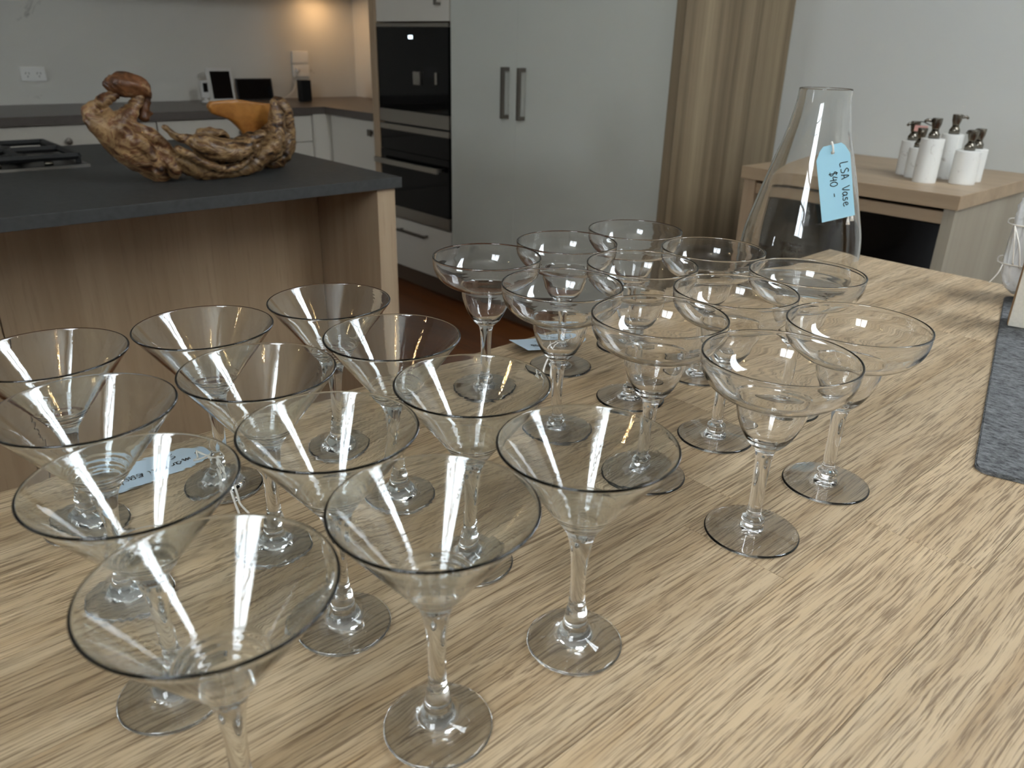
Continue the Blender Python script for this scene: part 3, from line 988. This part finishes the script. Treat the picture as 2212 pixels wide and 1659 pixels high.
# ------------------------------------------------------------------ kitchen island
isl = empty('kitchen_island', (0.3, 2.5, 0), 'kitchen island with dark stone top and pale oak panels', 'island')
IX0, IX1, IY0, IY1 = -1.20, 1.300, 1.915, 3.115
bm = bmesh.new()
box_bm(bm, IX0, IX1, IY0, IY1, T - 0.030, T, 0.002)
part(isl, obj_from_bm('countertop', bm, 'stone'))
part(isl, box('end_panel', 'oak_vert', 1.222, 1.282, IY0 + 0.012, IY1 - 0.02, 0, T - 0.0305, bev=0.002))
px = [-1.15, -0.42, 0.2975, 1.2215]
for xa, xb in zip(px, px[1:]):
    part(isl, box('front_panel', 'oak_island', xa + 0.0018, xb - 0.0018, 2.275, 2.295, 0.0, T - 0.0305, bev=0.001))
part(isl, box('carcass', 'oak_vert', IX0 + 0.05, 1.221, 2.297, IY1 - 0.03, 0.0, T - 0.031))

# cooktop set into the island
ck = empty('gas_cooktop', (0.1, 2.84, T), 'black gas cooktop with iron grates on the island', 'cooktop')
part(ck, box('hob_plate', 'hob', -0.25, 0.652, 2.575, 3.075, T + 0.0003, T + 0.008, bev=0.002))
part(ck, box('front_trim', 'steel', -0.25, 0.652, 2.569, 2.5745, T + 0.0003, T + 0.0075))
for gx in (0.03, 0.345):
    bm = bmesh.new()
    x0, x1, y0, y1 = gx, gx + 0.29, 2.62, 3.03
    zz = T + 0.026
    for a, b_ in (((x0, y0), (x1, y0)), ((x1, y0), (x1, y1)), ((x1, y1), (x0, y1)), ((x0, y1), (x0, y0)), ((x0, (y0 + y1) / 2), (x1, (y0 + y1) / 2)), (((x0 + x1) / 2, y0), ((x0 + x1) / 2, y1))):
        tube_bm(bm, [(a[0], a[1], zz), (b_[0], b_[1], zz)], 0.0105, 6)
    for qx in (x0, x1):
        for qy in (y0, y1):
            tube_bm(bm, [(qx, qy, T + 0.008), (qx, qy, zz)], 0.0075, 6)
    part(ck, obj_from_bm('grate', bm, 'iron'))
    for by in (2.72, 2.93):
        o = lathe('burner', [(0, 0), (0.042, 0), (0.042, 0.010), (0.034, 0.012), (0.034, 0.018), (0.030, 0.020), (0, 0.020)], 'iron', None, 24, (gx + 0.145, by, T + 0.0082))
        part(ck, o)
for kx in (0.30, 0.42, 0.55):
    part(ck, lathe('control_knob', [(0, 0), (0.012, 0), (0.011, 0.010), (0, 0.011)], 'nickel', None, 20, (kx, 2.595, T + 0.0082)))

# small white dish behind the sculpture
dish = lathe('spoon_rest', dense([(0, 0.0), (0.018, 0.0005), (0.024, 0.006), (0.027, 0.014), (0.026, 0.020), (0.020, 0.024), (0.010, 0.0255), (0.0, 0.026)], 4), 'white_plastic', None, 32, (0.765, 2.640, T + 0.0003))
tag(dish, 'small white pebble shaped dish behind the root sculpture', 'dish')

# ------------------------------------------------------------------ root wood sculpture on the island
SCULPT = {
 'trunk': [
  [(0.613,2.210,0.159,0.0290),(0.632,2.210,0.128,0.0406),(0.661,2.210,0.095,0.0435),(0.688,2.210,0.069,0.0391),(0.711,2.210,0.043,0.0305),(0.727,2.210,0.019,0.0209),(0.733,2.210,0.011,0.0131)],
  [(0.655,2.200,0.226,0.0104),(0.636,2.200,0.216,0.0114),(0.607,2.200,0.202,0.0133),(0.579,2.200,0.185,0.0128),(0.577,2.200,0.172,0.0145),(0.589,2.200,0.154,0.0203),(0.606,2.200,0.138,0.0261)],
  [(0.700,2.195,0.226,0.0104),(0.694,2.190,0.208,0.0114),(0.682,2.190,0.192,0.0133),(0.666,2.190,0.174,0.0174),(0.646,2.190,0.155,0.0247),(0.630,2.190,0.135,0.0290)],
  [(0.606,2.210,0.165,0.0174),(0.631,2.210,0.160,0.0159),(0.649,2.210,0.161,0.0174)],
  [(0.665,2.170,0.150,0.0099),(0.690,2.170,0.131,0.0139),(0.716,2.170,0.111,0.0159),(0.734,2.170,0.084,0.0174),(0.746,2.170,0.053,0.0209),(0.752,2.170,0.031,0.0168),(0.754,2.170,0.018,0.0087)],
  [(0.668,2.160,0.110,0.0116),(0.691,2.160,0.087,0.0131),(0.703,2.160,0.063,0.0139),(0.709,2.160,0.035,0.0116)],
  [(0.715,2.220,0.080,0.0319),(0.741,2.220,0.048,0.0319),(0.764,2.220,0.032,0.0261)],
 ],
 'knot': [
  [(0.621,2.200,0.244,0.0041),(0.629,2.200,0.244,0.0075),(0.642,2.200,0.243,0.0180),(0.659,2.200,0.242,0.0255),(0.682,2.200,0.240,0.0267),(0.701,2.200,0.235,0.0247),(0.715,2.200,0.223,0.0151),(0.715,2.200,0.203,0.0110),(0.707,2.200,0.180,0.0122),(0.706,2.200,0.167,0.0139),(0.721,2.200,0.172,0.0070)],
 ],
 'bowl': [
  [(0.760,2.170,0.058,0.0203),(0.794,2.170,0.039,0.0226),(0.832,2.170,0.022,0.0209),(0.875,2.170,0.016,0.0168),(0.918,2.170,0.017,0.0168),(0.958,2.170,0.028,0.0203),(0.992,2.170,0.050,0.0247),(1.027,2.170,0.077,0.0276)],
  [(0.753,2.130,0.089,0.0087),(0.778,2.130,0.074,0.0099),(0.804,2.130,0.056,0.0104),(0.836,2.130,0.040,0.0104),(0.879,2.130,0.029,0.0087),(0.916,2.130,0.036,0.0093),(0.946,2.130,0.055,0.0099),(0.971,2.130,0.085,0.0104)],
  [(0.728,2.130,0.145,0.0041),(0.743,2.130,0.131,0.0070),(0.762,2.130,0.117,0.0099),(0.792,2.130,0.110,0.0122),(0.822,2.130,0.108,0.0145),(0.863,2.130,0.094,0.0145),(0.907,2.130,0.088,0.0145),(0.948,2.130,0.103,0.0139),(0.983,2.130,0.112,0.0131)],
  [(0.792,2.120,0.099,0.0087),(0.821,2.120,0.089,0.0174),(0.857,2.120,0.076,0.0203),(0.901,2.120,0.072,0.0203),(0.939,2.120,0.087,0.0174)],
  [(0.861,2.240,0.111,0.0116),(0.882,2.240,0.114,0.0128),(0.912,2.240,0.109,0.0116),(0.932,2.240,0.099,0.0081)],
  [(0.873,2.270,0.068,0.0203),(0.917,2.270,0.050,0.0261),(0.966,2.270,0.041,0.0261),(1.013,2.270,0.050,0.0261),(1.054,2.270,0.066,0.0276),(1.085,2.270,0.094,0.0261)],
  [(1.076,2.230,0.187,0.0087),(1.085,2.230,0.157,0.0145),(1.081,2.230,0.122,0.0180),(1.071,2.230,0.087,0.0203),(1.054,2.230,0.055,0.0232)],
  [(1.105,2.270,0.197,0.0070),(1.122,2.270,0.174,0.0159),(1.130,2.270,0.141,0.0180),(1.128,2.270,0.098,0.0191),(1.119,2.270,0.062,0.0232),(1.099,2.270,0.032,0.0232),(1.069,2.270,0.019,0.0174)],
 ],
}
CUT = [(0.908,0.178),(0.917,0.190),(0.954,0.193),(0.998,0.194),(1.049,0.186),(1.108,0.179),(1.109,0.133),(1.099,0.094),(1.051,0.087),(1.012,0.095),(0.990,0.123),(0.966,0.142),(0.939,0.151),(0.919,0.158)]

def remeshed(name, bm, voxel, mat, parent, smooth_it=2, rough_amp=0.0055):
    me = bpy.data.meshes.new(name)
    bm.to_mesh(me)
    bm.free()
    tmp = bpy.data.objects.new(name, me)
    COL.objects.link(tmp)
    md = tmp.modifiers.new('remesh', 'REMESH')
    md.mode = 'VOXEL'
    md.voxel_size = voxel
    sm = tmp.modifiers.new('smooth', 'SMOOTH')
    sm.factor = 0.6
    sm.iterations = smooth_it
    dg = bpy.context.evaluated_depsgraph_get()
    ev = tmp.evaluated_get(dg)
    me2 = bpy.data.meshes.new_from_object(ev)
    bpy.data.objects.remove(tmp)
    bpy.data.meshes.remove(me)
    me2.name = name
    # furrows that run along the root, plus knobbly relief
    nr = [v.normal.copy() for v in me2.vertices]
    for v, n_ in zip(me2.vertices, nr):
        p_ = v.co
        w_ = noise.noise_vector(p_ * 9.0) * 0.03
        q = p_ + w_
        along = 0.77 * q.x - 0.64 * (q.z - T)
        acr = 0.64 * q.x + 0.77 * (q.z - T)
        g_ = noise.noise(Vector((along * 9, q.y * 40, acr * 75)))
        k_ = noise.noise(p_ * 38)
        v.co = p_ + n_ * (rough_amp * (1.2 * -abs(g_) + 0.5 + 0.7 * k_))
    zmin_ = min(v.co.z for v in me2.vertices)
    for v in me2.vertices:
        if v.co.z < T + 0.0006:
            v.co.z = T + 0.0006
    me2.materials.clear()
    me2.materials.append(M[mat])
    for p_ in me2.polygons:
        p_.use_smooth = True
    o = bpy.data.objects.new(name, me2)
    link(o)
    return part(parent, o)

sculpt = empty('root_sculpture', (0.85, 2.19, T), 'gnarled natural root wood sculpture with a hollow bowl on the dark island', 'sculpture')
for nm, chains in SCULPT.items():
    bm = bmesh.new()
    for ci, ch in enumerate(chains):
        dn = catmull(ch, 7)
        for x, y, z, r in dn:
            r = max(r, 0.003) * {'bowl': [1.15, 1.0, 1.15, 1.1, 1.2, 1.3, 1.3, 1.3], 'trunk': [1.15] * 7, 'knot': [1.08]}[nm][ci]
            ry = r * (1.35 if nm == 'bowl' else 1.15)
            bmesh.ops.create_icosphere(bm, subdivisions=2, radius=1.0, matrix=Matrix.Translation((x, y, T + z)) @ Matrix.Diagonal((r, ry, r, 1)))
    remeshed({'trunk': 'forked_trunk', 'knot': 'hooked_knot', 'bowl': 'hollow_bowl'}[nm], bm, 0.0036, {'trunk': 'drift', 'knot': 'drift_knot', 'bowl': 'drift_bowl'}[nm], sculpt)
bm = bmesh.new()
vs = [bm.verts.new((x, 2.285 - (z - 0.14) * 0.15, T + z)) for x, z in CUT]
f = bm.faces.new(vs)
ret = bmesh.ops.extrude_face_region(bm, geom=[f])
for v in [g_ for g_ in ret['geom'] if isinstance(g_, bmesh.types.BMVert)]:
    v.co.y += 0.024
bmesh.ops.recalc_face_normals(bm, faces=bm.faces)
remeshed('cut_inner_wall', bm, 0.0042, 'drift_cut', sculpt, 3, 0.0008)

# ------------------------------------------------------------------ back bench run
PX = 2.40                       # face of the tall units
BY = 4.30                       # front of the back bench
cp = empty('bench_countertop', (1.5, 4.7, T - 0.04), 'dark stone countertop along the splashback turning the corner', 'countertop')
bm = bmesh.new()
outl = [(WX0 + 0.01, BY), (PX - 0.005, BY), (PX - 0.005, 3.785), (WX1 - 0.0125, 3.785), (WX1 - 0.0125, WY1 - 0.0125), (WX0 + 0.01, WY1 - 0.0125)]
f = bm.faces.new([bm.verts.new((x, y, T)) for x, y in outl])
ret = bmesh.ops.extrude_face_region(bm, geom=[f])
for v in [g_ for g_ in ret['geom'] if isinstance(g_, bmesh.types.BMVert)]:
    v.co.z -= 0.04
bmesh.ops.recalc_face_normals(bm, faces=bm.faces)
part(cp, obj_from_bm('stone_slab', bm, 'bench_stone'))

def knob(parent, loc, rot):
    o = lathe('knob', [(0, 0), (0.006, 0), (0.006, 0.012), (0.015, 0.016), (0.016, 0.024), (0.012, 0.028), (0, 0.029)], 'dark_steel', None, 20)
    o.location = loc
    o.rotation_euler = rot
    return o

units = [(0.52, 1.440, 'white drawer cabinet under the back bench, left of the sculpture'), (1.444, 2.318, 'white drawer cabinet under the back bench, in the corner')]
for xa, xb, lab in units:
    c_ = empty('drawer_cabinet', ((xa + xb) / 2, 4.7, 0), lab, 'cabinet', 'drawer cabinets under the back bench')
    part(c_, box('carcass', 'white_lam', xa, xb, BY + 0.042, WY1 - 0.03, 0.10, T - 0.0405))
    part(c_, box('kickboard', 'kick', xa, xb, BY + 0.07, BY + 0.085, 0.0, 0.099))
    zz = [0.105, 0.36, T - 0.191, T - 0.045]
    for z0, z1 in zip(zz, zz[1:]):
        d_ = part(c_, box('drawer', 'white_lam', xa + 0.002, xb - 0.002, BY + 0.022, BY + 0.0415, z0 + 0.002, z1 - 0.002, bev=0.001))
        kx = 1.016 if xa < 1 else (xa + xb) / 2
        kb = knob(None, (kx, BY + 0.0215, (z0 + z1) / 2), (math.radians(90), 0, 0))
        kb.parent = d_
        kb.matrix_parent_inverse = d_.matrix_world.inverted()
cf = empty('corner_cabinet', (2.7, 4.05, 0), 'white corner cupboard beside the oven tower with a square knob', 'cabinet')
part(cf, box('carcass', 'white_lam', PX + 0.042, WX1 - 0.02, 3.79, BY + 0.03, 0.10, T - 0.0405))
part(cf, box('corner_filler', 'white_lam', 2.3205, PX + 0.0415, BY + 0.001, BY + 0.0405, 0.1, T - 0.0405))
dr = part(cf, box('door', 'white_lam', PX + 0.02, PX + 0.041, 3.792, BY - 0.022, 0.105, T - 0.045, bev=0.001))
o = boxes('square_knob', 'dark_steel', [(PX - 0.004, PX + 0.004, 3.822, 3.856, T - 0.122, T - 0.088), (PX + 0.004, PX + 0.0195, 3.832, 3.846, T - 0.112, T - 0.098)])
o.parent = dr
part(cf, box('kickboard', 'kick', PX + 0.07, PX + 0.085, 3.79, BY, 0, 0.099))

# ------------------------------------------------------------------ oven tower (hollow housing) with appliances
tw = empty('oven_tower_cabinet', (2.7, 3.42, 0), 'tall white oven housing cabinet with pale oak side panel', 'cabinet')
OY0, OY1 = 3.112, 3.716
part(tw, box('side_panel', 'oak_vert', PX - 0.012, WX1 - 0.02, 3.722, 3.772, 0.0, ZC - 0.4, bev=0.002))
part(tw, box('inner_side', 'white_lam', PX + 0.022, WX1 - 0.02, OY0 - 0.006, OY0 + 0.010, 0.1, ZC - 0.4))
part(tw, box('back_board', 'white_lam', WX1 - 0.06, WX1 - 0.045, OY0 + 0.0105, 3.7215, 0.1, ZC - 0.4))
part(tw, box('shelf', 'white_lam', PX + 0.03, WX1 - 0.065, OY0 + 0.0105, 3.7215, T - 0.536, T - 0.520))
d_ = part(tw, box('drawer', 'white_lam', PX, PX + 0.021, OY0 + 0.002, 3.720, 0.105, T - 0.526, bev=0.001))
hb = boxes('bar_handle', 'dark_steel', [(PX - 0.034, PX - 0.024, 3.30, 3.56, T - 0.587, T - 0.575), (PX - 0.024, PX - 0.0005, 3.31, 3.322, T - 0.587, T - 0.575), (PX - 0.024, PX - 0.0005, 3.538, 3.55, T - 0.587, T - 0.575)])
hb.parent = d_
d_ = part(tw, box('upper_door', 'white_lam', PX, PX + 0.021, OY0 + 0.002, 3.720, T + 0.449, T + 1.30, bev=0.001))
hb = boxes('bar_handle', 'dark_steel', [(PX - 0.034, PX - 0.024, 3.178, 3.190, T + 0.515, T + 0.72), (PX - 0.024, PX - 0.0005, 3.178, 3.190, T + 0.515, T + 0.527), (PX - 0.024, PX - 0.0005, 3.178, 3.190, T + 0.708, T + 0.72)])
hb.parent = d_
part(tw, box('kickboard', 'kick', PX + 0.05, PX + 0.065, OY0 - 0.006, 3.7215, 0.0, 0.0995))

cm = empty('coffee_machine', (2.6, 3.42, T - 0.03), 'built-in black glass coffee machine with a lit display, above the oven', 'coffee machine')
part(cm, box('housing', 'black', PX + 0.022, PX + 0.45, OY0 + 0.014, OY1 - 0.004, T - 0.030, T + 0.440))
part(cm, box('glass_front', 'black_glass', PX - 0.004, PX + 0.0215, OY0 + 0.006, OY1, T + 0.036, T + 0.424, bev=0.001))
part(cm, box('top_trim', 'steel', PX - 0.006, PX + 0.0215, OY0 + 0.006, OY1, T + 0.4245, T + 0.441, bev=0.001))
part(cm, box('steel_strip', 'steel', PX - 0.006, PX + 0.0215, OY0 + 0.006, OY1, T - 0.028, T + 0.0355, bev=0.001))
dsp = part(cm, boxes('display', 'display', [(PX - 0.0052, PX - 0.0044, 3.400, 3.436, T + 0.371, T + 0.387)]))
dsp['label'] = 'small lit display'
part(cm, boxes('coffee_spout', 'steel', [(PX - 0.020, PX - 0.0045, 3.335, 3.385, T + 0.165, T + 0.225)], bev=0.004))
part(cm, boxes('steam_nozzle', 'steel', [(PX - 0.014, PX - 0.0045, 3.203, 3.215, T + 0.172, T + 0.226)], bev=0.003))

ov = empty('wall_oven', (2.6, 3.42, T - 0.52), 'black glass wall oven with a long steel handle below the coffee machine', 'oven')
part(ov, box('housing', 'black', PX + 0.022, PX + 0.5, OY0 + 0.014, OY1 - 0.004, T - 0.518, T - 0.032))
part(ov, box('top_trim', 'steel', PX - 0.006, PX + 0.0215, OY0 + 0.006, OY1, T - 0.066, T - 0.038, bev=0.001))
part(ov, box('control_panel', 'black_glass', PX - 0.004, PX + 0.0215, OY0 + 0.006, OY1, T - 0.168, T - 0.0665, bev=0.001))
od = part(ov, box('oven_door', 'black_glass', PX - 0.006, PX + 0.0215, OY0 + 0.006, OY1, T - 0.458, T - 0.170, bev=0.001))
hb = boxes('steel_handle', 'steel', [(PX - 0.052, PX - 0.036, OY0 + 0.05, OY1 + 0.004, T - 0.238, T - 0.212), (PX - 0.036, PX - 0.0062, OY0 + 0.07, OY0 + 0.085, T - 0.233, T - 0.217), (PX - 0.036, PX - 0.0062, OY1 - 0.05, OY1 - 0.035, T - 0.233, T - 0.217)], bev=0.002)
hb.parent = od
hb['label'] = 'steel bar handle'
part(ov, box('bottom_trim', 'steel', PX - 0.006, PX + 0.0215, OY0 + 0.006, OY1, T - 0.518, T - 0.459, bev=0.001))

# ------------------------------------------------------------------ pantry
pn = empty('pantry_cabinet', (2.7, 2.45, 0), 'tall white double-door pantry with two bar handles and an oak end panel', 'cabinet')
PY0, PY1 = 1.828, 3.105
part(pn, box('carcass', 'cream_lam', PX + 0.0225, WX1 - 0.005, PY0 + 0.002, PY1 - 0.0005, 0.10, ZC - 0.4))
mid = 2.648
for ya, yb, hy in ((PY0, mid - 0.0004, 2.596), (mid + 0.0004, PY1 - 0.001, 2.700)):
    d_ = part(pn, box('door', 'cream_lam', PX, PX + 0.022, ya, yb, 0.105, ZC - 0.41, bev=0.0003))
    hb = boxes('bar_handle', 'dark_steel', [(PX - 0.040, PX - 0.027, hy - 0.008, hy + 0.008, T + 0.058, T + 0.268), (PX - 0.027, PX - 0.0003, hy - 0.008, hy + 0.008, T + 0.058, T + 0.074), (PX - 0.027, PX - 0.0003, hy - 0.008, hy + 0.008, T + 0.252, T + 0.268)], bev=0.001)
    hb.parent = d_
    hb['label'] = 'dark metal bar handle'
part(pn, box('kickboard', 'kick', PX + 0.05, PX + 0.065, PY0, PY1, 0.0, 0.0995))
part(pn, box('end_panel', 'oak_band', PX - 0.015, WX1 - 0.002, 1.782, 1.826, 0.0, ZC - 0.4, bev=0.003))

# ------------------------------------------------------------------ console with appliance and soap dispensers
cn = empty('oak_console', (2.7, 1.14, 0), 'pale oak console cabinet against the white wall holding the soap dispensers', 'console')
CY0, CY1, CX0 = 0.792, 1.492, 2.39
part(cn, box('top', 'oak_console', CX0, WX1 - 0.002, CY0, CY1, T - 0.040, T, bev=0.002))
part(cn, box('side_panel', 'oak_grey', CX0 + 0.012, WX1 - 0.003, CY0 + 0.008, CY0 + 0.040, 0.0, T - 0.0405, bev=0.001))
part(cn, box('side_panel', 'oak_vert', CX0 + 0.012, WX1 - 0.003, CY1 - 0.052, CY1 - 0.008, 0.0, T - 0.0405, bev=0.001))
part(cn, box('rail', 'oak_console', CX0 + 0.020, CX0 + 0.045, CY0 + 0.0405, CY1 - 0.0525, T - 0.086, T - 0.052))
part(cn, box('back_board', 'black', WX1 - 0.03, WX1 - 0.015, CY0 + 0.0405, CY1 - 0.0525, 0.1, T - 0.05))
part(cn, box('plinth', 'kick', CX0 + 0.05, CX0 + 0.07, CY0 + 0.0405, CY1 - 0.0525, 0.0, 0.1))
part(cn, box('base_shelf', 'oak_console', CX0 + 0.03, WX1 - 0.035, CY0 + 0.0405, CY1 - 0.0525, 0.101, 0.12))
wc = empty('black_appliance', (2.7, 1.14, 0.121), 'black glass fronted appliance inside the oak console', 'appliance')
part(wc, box('housing', 'black', CX0 + 0.056, WX1 - 0.04, CY0 + 0.044, CY1 - 0.056, 0.121, T - 0.09))
part(wc, box('glass_door', 'black_glass', CX0 + 0.030, CX0 + 0.0555, CY0 + 0.044, CY1 - 0.056, 0.121, T - 0.09, bev=0.001))

def dispenser(x, y, r, h, label, twist, nozzle=True):
    d_ = empty('soap_dispenser', (x, y, T), label, 'soap dispenser', 'marble soap dispensers on the console', twist)
    body = lathe('marble_body', dense([(0, 0.0), (r * 0.8, 0.0), (r - 0.003, 0.0008), (r, 0.005), (r, h * 0.5), (r, h - 0.006), (r - 0.0015, h - 0.0015), (r - 0.005, h), (r * 0.5, h), (0, h)], 3), 'marble', d_, 40)
    col = lathe('collar', [(0.0, h + 0.0003), (0.0155, h + 0.0003), (0.0155, h + 0.012), (0.012, h + 0.018), (0.0095, h + 0.024), (0.0, h + 0.024)], 'nickel', d_, 28)
    hd = lathe('pump_head', [(0.0, h + 0.0243), (0.0095, h + 0.0243), (0.0105, h + 0.030), (0.0135, h + 0.040), (0.0145, h + 0.056), (0.0135, h + 0.058), (0.0, h + 0.058)], 'nickel', d_, 28)
    if nozzle:
        bm = bmesh.new()
        tube_bm(bm, [(0.012, 0, h + 0.050), (0.028, 0, h + 0.051), (0.034, 0, h + 0.046)], [0.005, 0.0045, 0.004], 8)
        nz = obj_from_bm('spout', bm, 'nickel', d_, smooth=True)
    return d_
DISP = [
    (2.572, 0.968, 0.0330, 0.128, 'tall white marble soap dispenser in front of the group', math.radians(120)),
    (2.640, 0.884, 0.0360, 0.098, 'short wide white marble soap dispenser at the right of the group', math.radians(48)),
    (2.690, 1.075, 0.0300, 0.106, 'white marble soap dispenser at the left back with a pink tag', math.radians(160)),
    (2.640, 1.030, 0.0270, 0.092, 'slim white marble soap dispenser second from the left, shaded', math.radians(200)),
    (2.715, 0.965, 0.0320, 0.134, 'tall white marble soap dispenser at the back of the group', math.radians(-42)),
    (2.720, 0.890, 0.0320, 0.098, 'white marble soap dispenser hidden behind the short wide one', math.radians(48)),
]
for a in DISP:
    dispenser(*a)
# pink and pale tag strung round the left pumps
pt = empty('ribbon_tag', (2.655, 1.045, T + 0.125), 'pink paper tag strung between the dispenser pumps', 'tag')
bm = bmesh.new()
box_bm(bm, -0.0006, 0.0006, -0.022, 0.018, 0.012, 0.030)
obj_from_bm('pink_paper', bm, plain('pink_paper', srgb(226, 170, 160), 0.8), pt)
bm = bmesh.new()
tube_bm(bm, catmull([(0.02, 0.036, 0.012), (0.004, 0.020, 0.034), (-0.008, -0.002, 0.042), (-0.030, -0.026, 0.040), (-0.055, -0.052, 0.036)], 5), 0.0014, 6)
obj_from_bm('cord', bm, 'black', pt, smooth=True)

# ------------------------------------------------------------------ devices and outlets on the back bench
def outlet(x0, x1, z0, z1, label, sockets, group=None):
    o = empty('power_outlet', ((x0 + x1) / 2, WY1 - 0.0125, (z0 + z1) / 2), label, 'outlet', group)
    part(o, box('plate', 'outlet_white', x0, x1, WY1 - 0.021, WY1 - 0.0125, z0, z1, bev=0.003))
    for sx in sockets:
        bm = bmesh.new()
        for dx, dz, a in ((-0.008, 0.004, 25), (0.008, 0.004, -25), (0.0, -0.012, 0)):
            c_ = Matrix.Translation((sx + dx, WY1 - 0.0213, (z0 + z1) / 2 + dz)) @ Matrix.Rotation(math.radians(a), 4, 'Y')
            bmesh.ops.create_cube(bm, size=1.0, matrix=c_ @ Matrix.Diagonal((0.003, 0.0008, 0.010, 1)))
        part(o, obj_from_bm('socket_slots', bm, 'dark_steel'))
    return o
outlet(1.022, 1.142, T + 0.118, T + 0.188, 'white double power outlet on the marble splashback at the left', (1.055, 1.11))
outlet(2.596, 2.712, T + 0.214, T + 0.286, 'upper white switch plate in the splashback corner', ())
o2 = outlet(2.596, 2.712, T + 0.132, T + 0.206, 'lower white power outlet in the splashback corner with a plug', (2.625,))

tb = empty('white_tablet', (2.050, 4.90, T), 'white framed tablet leaning upright on the back bench', 'tablet')
tb.rotation_euler = (math.radians(-9), 0, 0)
box('frame', 'white_plastic', -0.078, 0.078, 0.0, 0.010, 0.002, 0.190, tb, bev=0.003)
box('screen', 'screen', -0.058, 0.064, -0.0008, -0.0002, 0.016, 0.172, tb)
sp_ = empty('small_white_phone', (1.930, 4.86, T), 'small white handset standing in its dock beside the tablet', 'phone')
box('handset', 'white_plastic', -0.024, 0.024, 0.0, 0.014, 0.026, 0.122, sp_, bev=0.003)
box('screen', 'screen', -0.013, 0.015, -0.0008, -0.0002, 0.058, 0.108, sp_)
lathe('dock', dense([(0, 0.0003), (0.026, 0.0003), (0.030, 0.004), (0.026, 0.010), (0.012, 0.016), (0.010, 0.0258), (0.0, 0.0259)], 3), 'white_plastic', sp_, 28)
bs = empty('black_screen', (2.275, 4.93, T), 'black landscape screen leaning on the back bench', 'screen')
bs.rotation_euler = (math.radians(-8), 0, 0)
box('bezel', 'black', -0.118, 0.118, 0.0, 0.012, 0.001, 0.128, bs, bev=0.002)
box('screen', 'screen', -0.110, 0.110, -0.0008, -0.0002, 0.009, 0.121, bs)
bk = empty('black_speaker', (2.505, 4.735, T), 'small black upright speaker by the splashback corner', 'speaker')
box('body', 'black', -0.033, 0.033, -0.03, 0.03, 0.001, 0.126, bk, bev=0.005)
box('front_grille', 'grille_black', -0.029, 0.029, -0.0312, -0.0303, 0.008, 0.118, bk)
bm = bmesh.new()
tube_bm(bm, catmull([(2.622, WY1 - 0.026, T + 0.172), (2.606, WY1 - 0.045, T + 0.150), (2.585, WY1 - 0.05, T + 0.128), (2.56, WY1 - 0.055, T + 0.125), (2.575, WY1 - 0.07, T + 0.085), (2.54, WY1 - 0.10, T + 0.045), (2.47, WY1 - 0.13, T + 0.012), (2.42, WY1 - 0.14, T + 0.003)], 6), 0.0025, 6)
cable = obj_from_bm('power_cable', bm, 'white_plastic', None, smooth=True)
tag(cable, 'pale power cable running from the corner outlet down to the bench', 'cable')
plug = part(o2, boxes('plug', 'white_plastic', [(2.612, 2.634, WY1 - 0.045, WY1 - 0.0216, T + 0.160, T + 0.182)], bev=0.003))

# wall cupboards above the splashback, just out of frame, with the warm downlight in the corner
wc_ = empty('wall_cupboard', (2.0, WY1 - 0.02, T + 0.62), 'white wall cupboards above the marble splashback', 'cabinet')
part(wc_, box('carcass', 'white_lam', 0.2, WX1 - 0.014, WY1 - 0.36, WY1 - 0.002, T + 0.622, T + 1.25))
dl = empty('cupboard_downlight', (2.78, WY1 - 0.17, T + 0.615), 'small warm downlight under the wall cupboard in the corner', 'light')
lathe('lens', [(0, 0.0), (0.030, 0.0), (0.030, 0.005), (0, 0.005)], 'led', dl, 24)
lathe('rim', [(0.031, -0.001), (0.038, -0.001), (0.038, 0.005), (0.031, 0.005), (0.031, -0.001)], 'steel', dl, 24)

# ------------------------------------------------------------------ lamps overhead
def cluster(x, y, z, label, drop=0.0, n=4):
    lp = empty('ceiling_lamp', (x, y, z), label, 'lamp', 'clusters of small warm bulbs overhead')
    if drop:
        bm = bmesh.new()
        tube_bm(bm, [(0, 0, 0.03), (0, 0, drop)], 0.004, 8)
        obj_from_bm('drop_rod', bm, 'nickel', lp)
    lathe('canopy', [(0, 0.02), (0.075, 0.02), (0.075, 0.034), (0, 0.034)], 'nickel', lp, 32)
    for k in range(n):
        a = 2 * math.pi * k / n + 0.6
        bm = bmesh.new()
        bmesh.ops.create_icosphere(bm, subdivisions=3, radius=0.010)
        obj_from_bm('bulb', bm, 'bulb', lp, smooth=True, loc=(0.055 * math.cos(a), 0.055 * math.sin(a), 0.004))
    return lp
cluster(-0.70, -0.62, ZC - 0.036, 'bulb cluster on the ceiling behind the camera')
cluster(-0.98, 0.90, T + 1.32, 'bulb cluster hanging behind the camera on the left', ZC - T - 1.32)
cluster(1.20, -0.95, ZC - 0.036, 'bulb cluster on the ceiling by the right hand window')
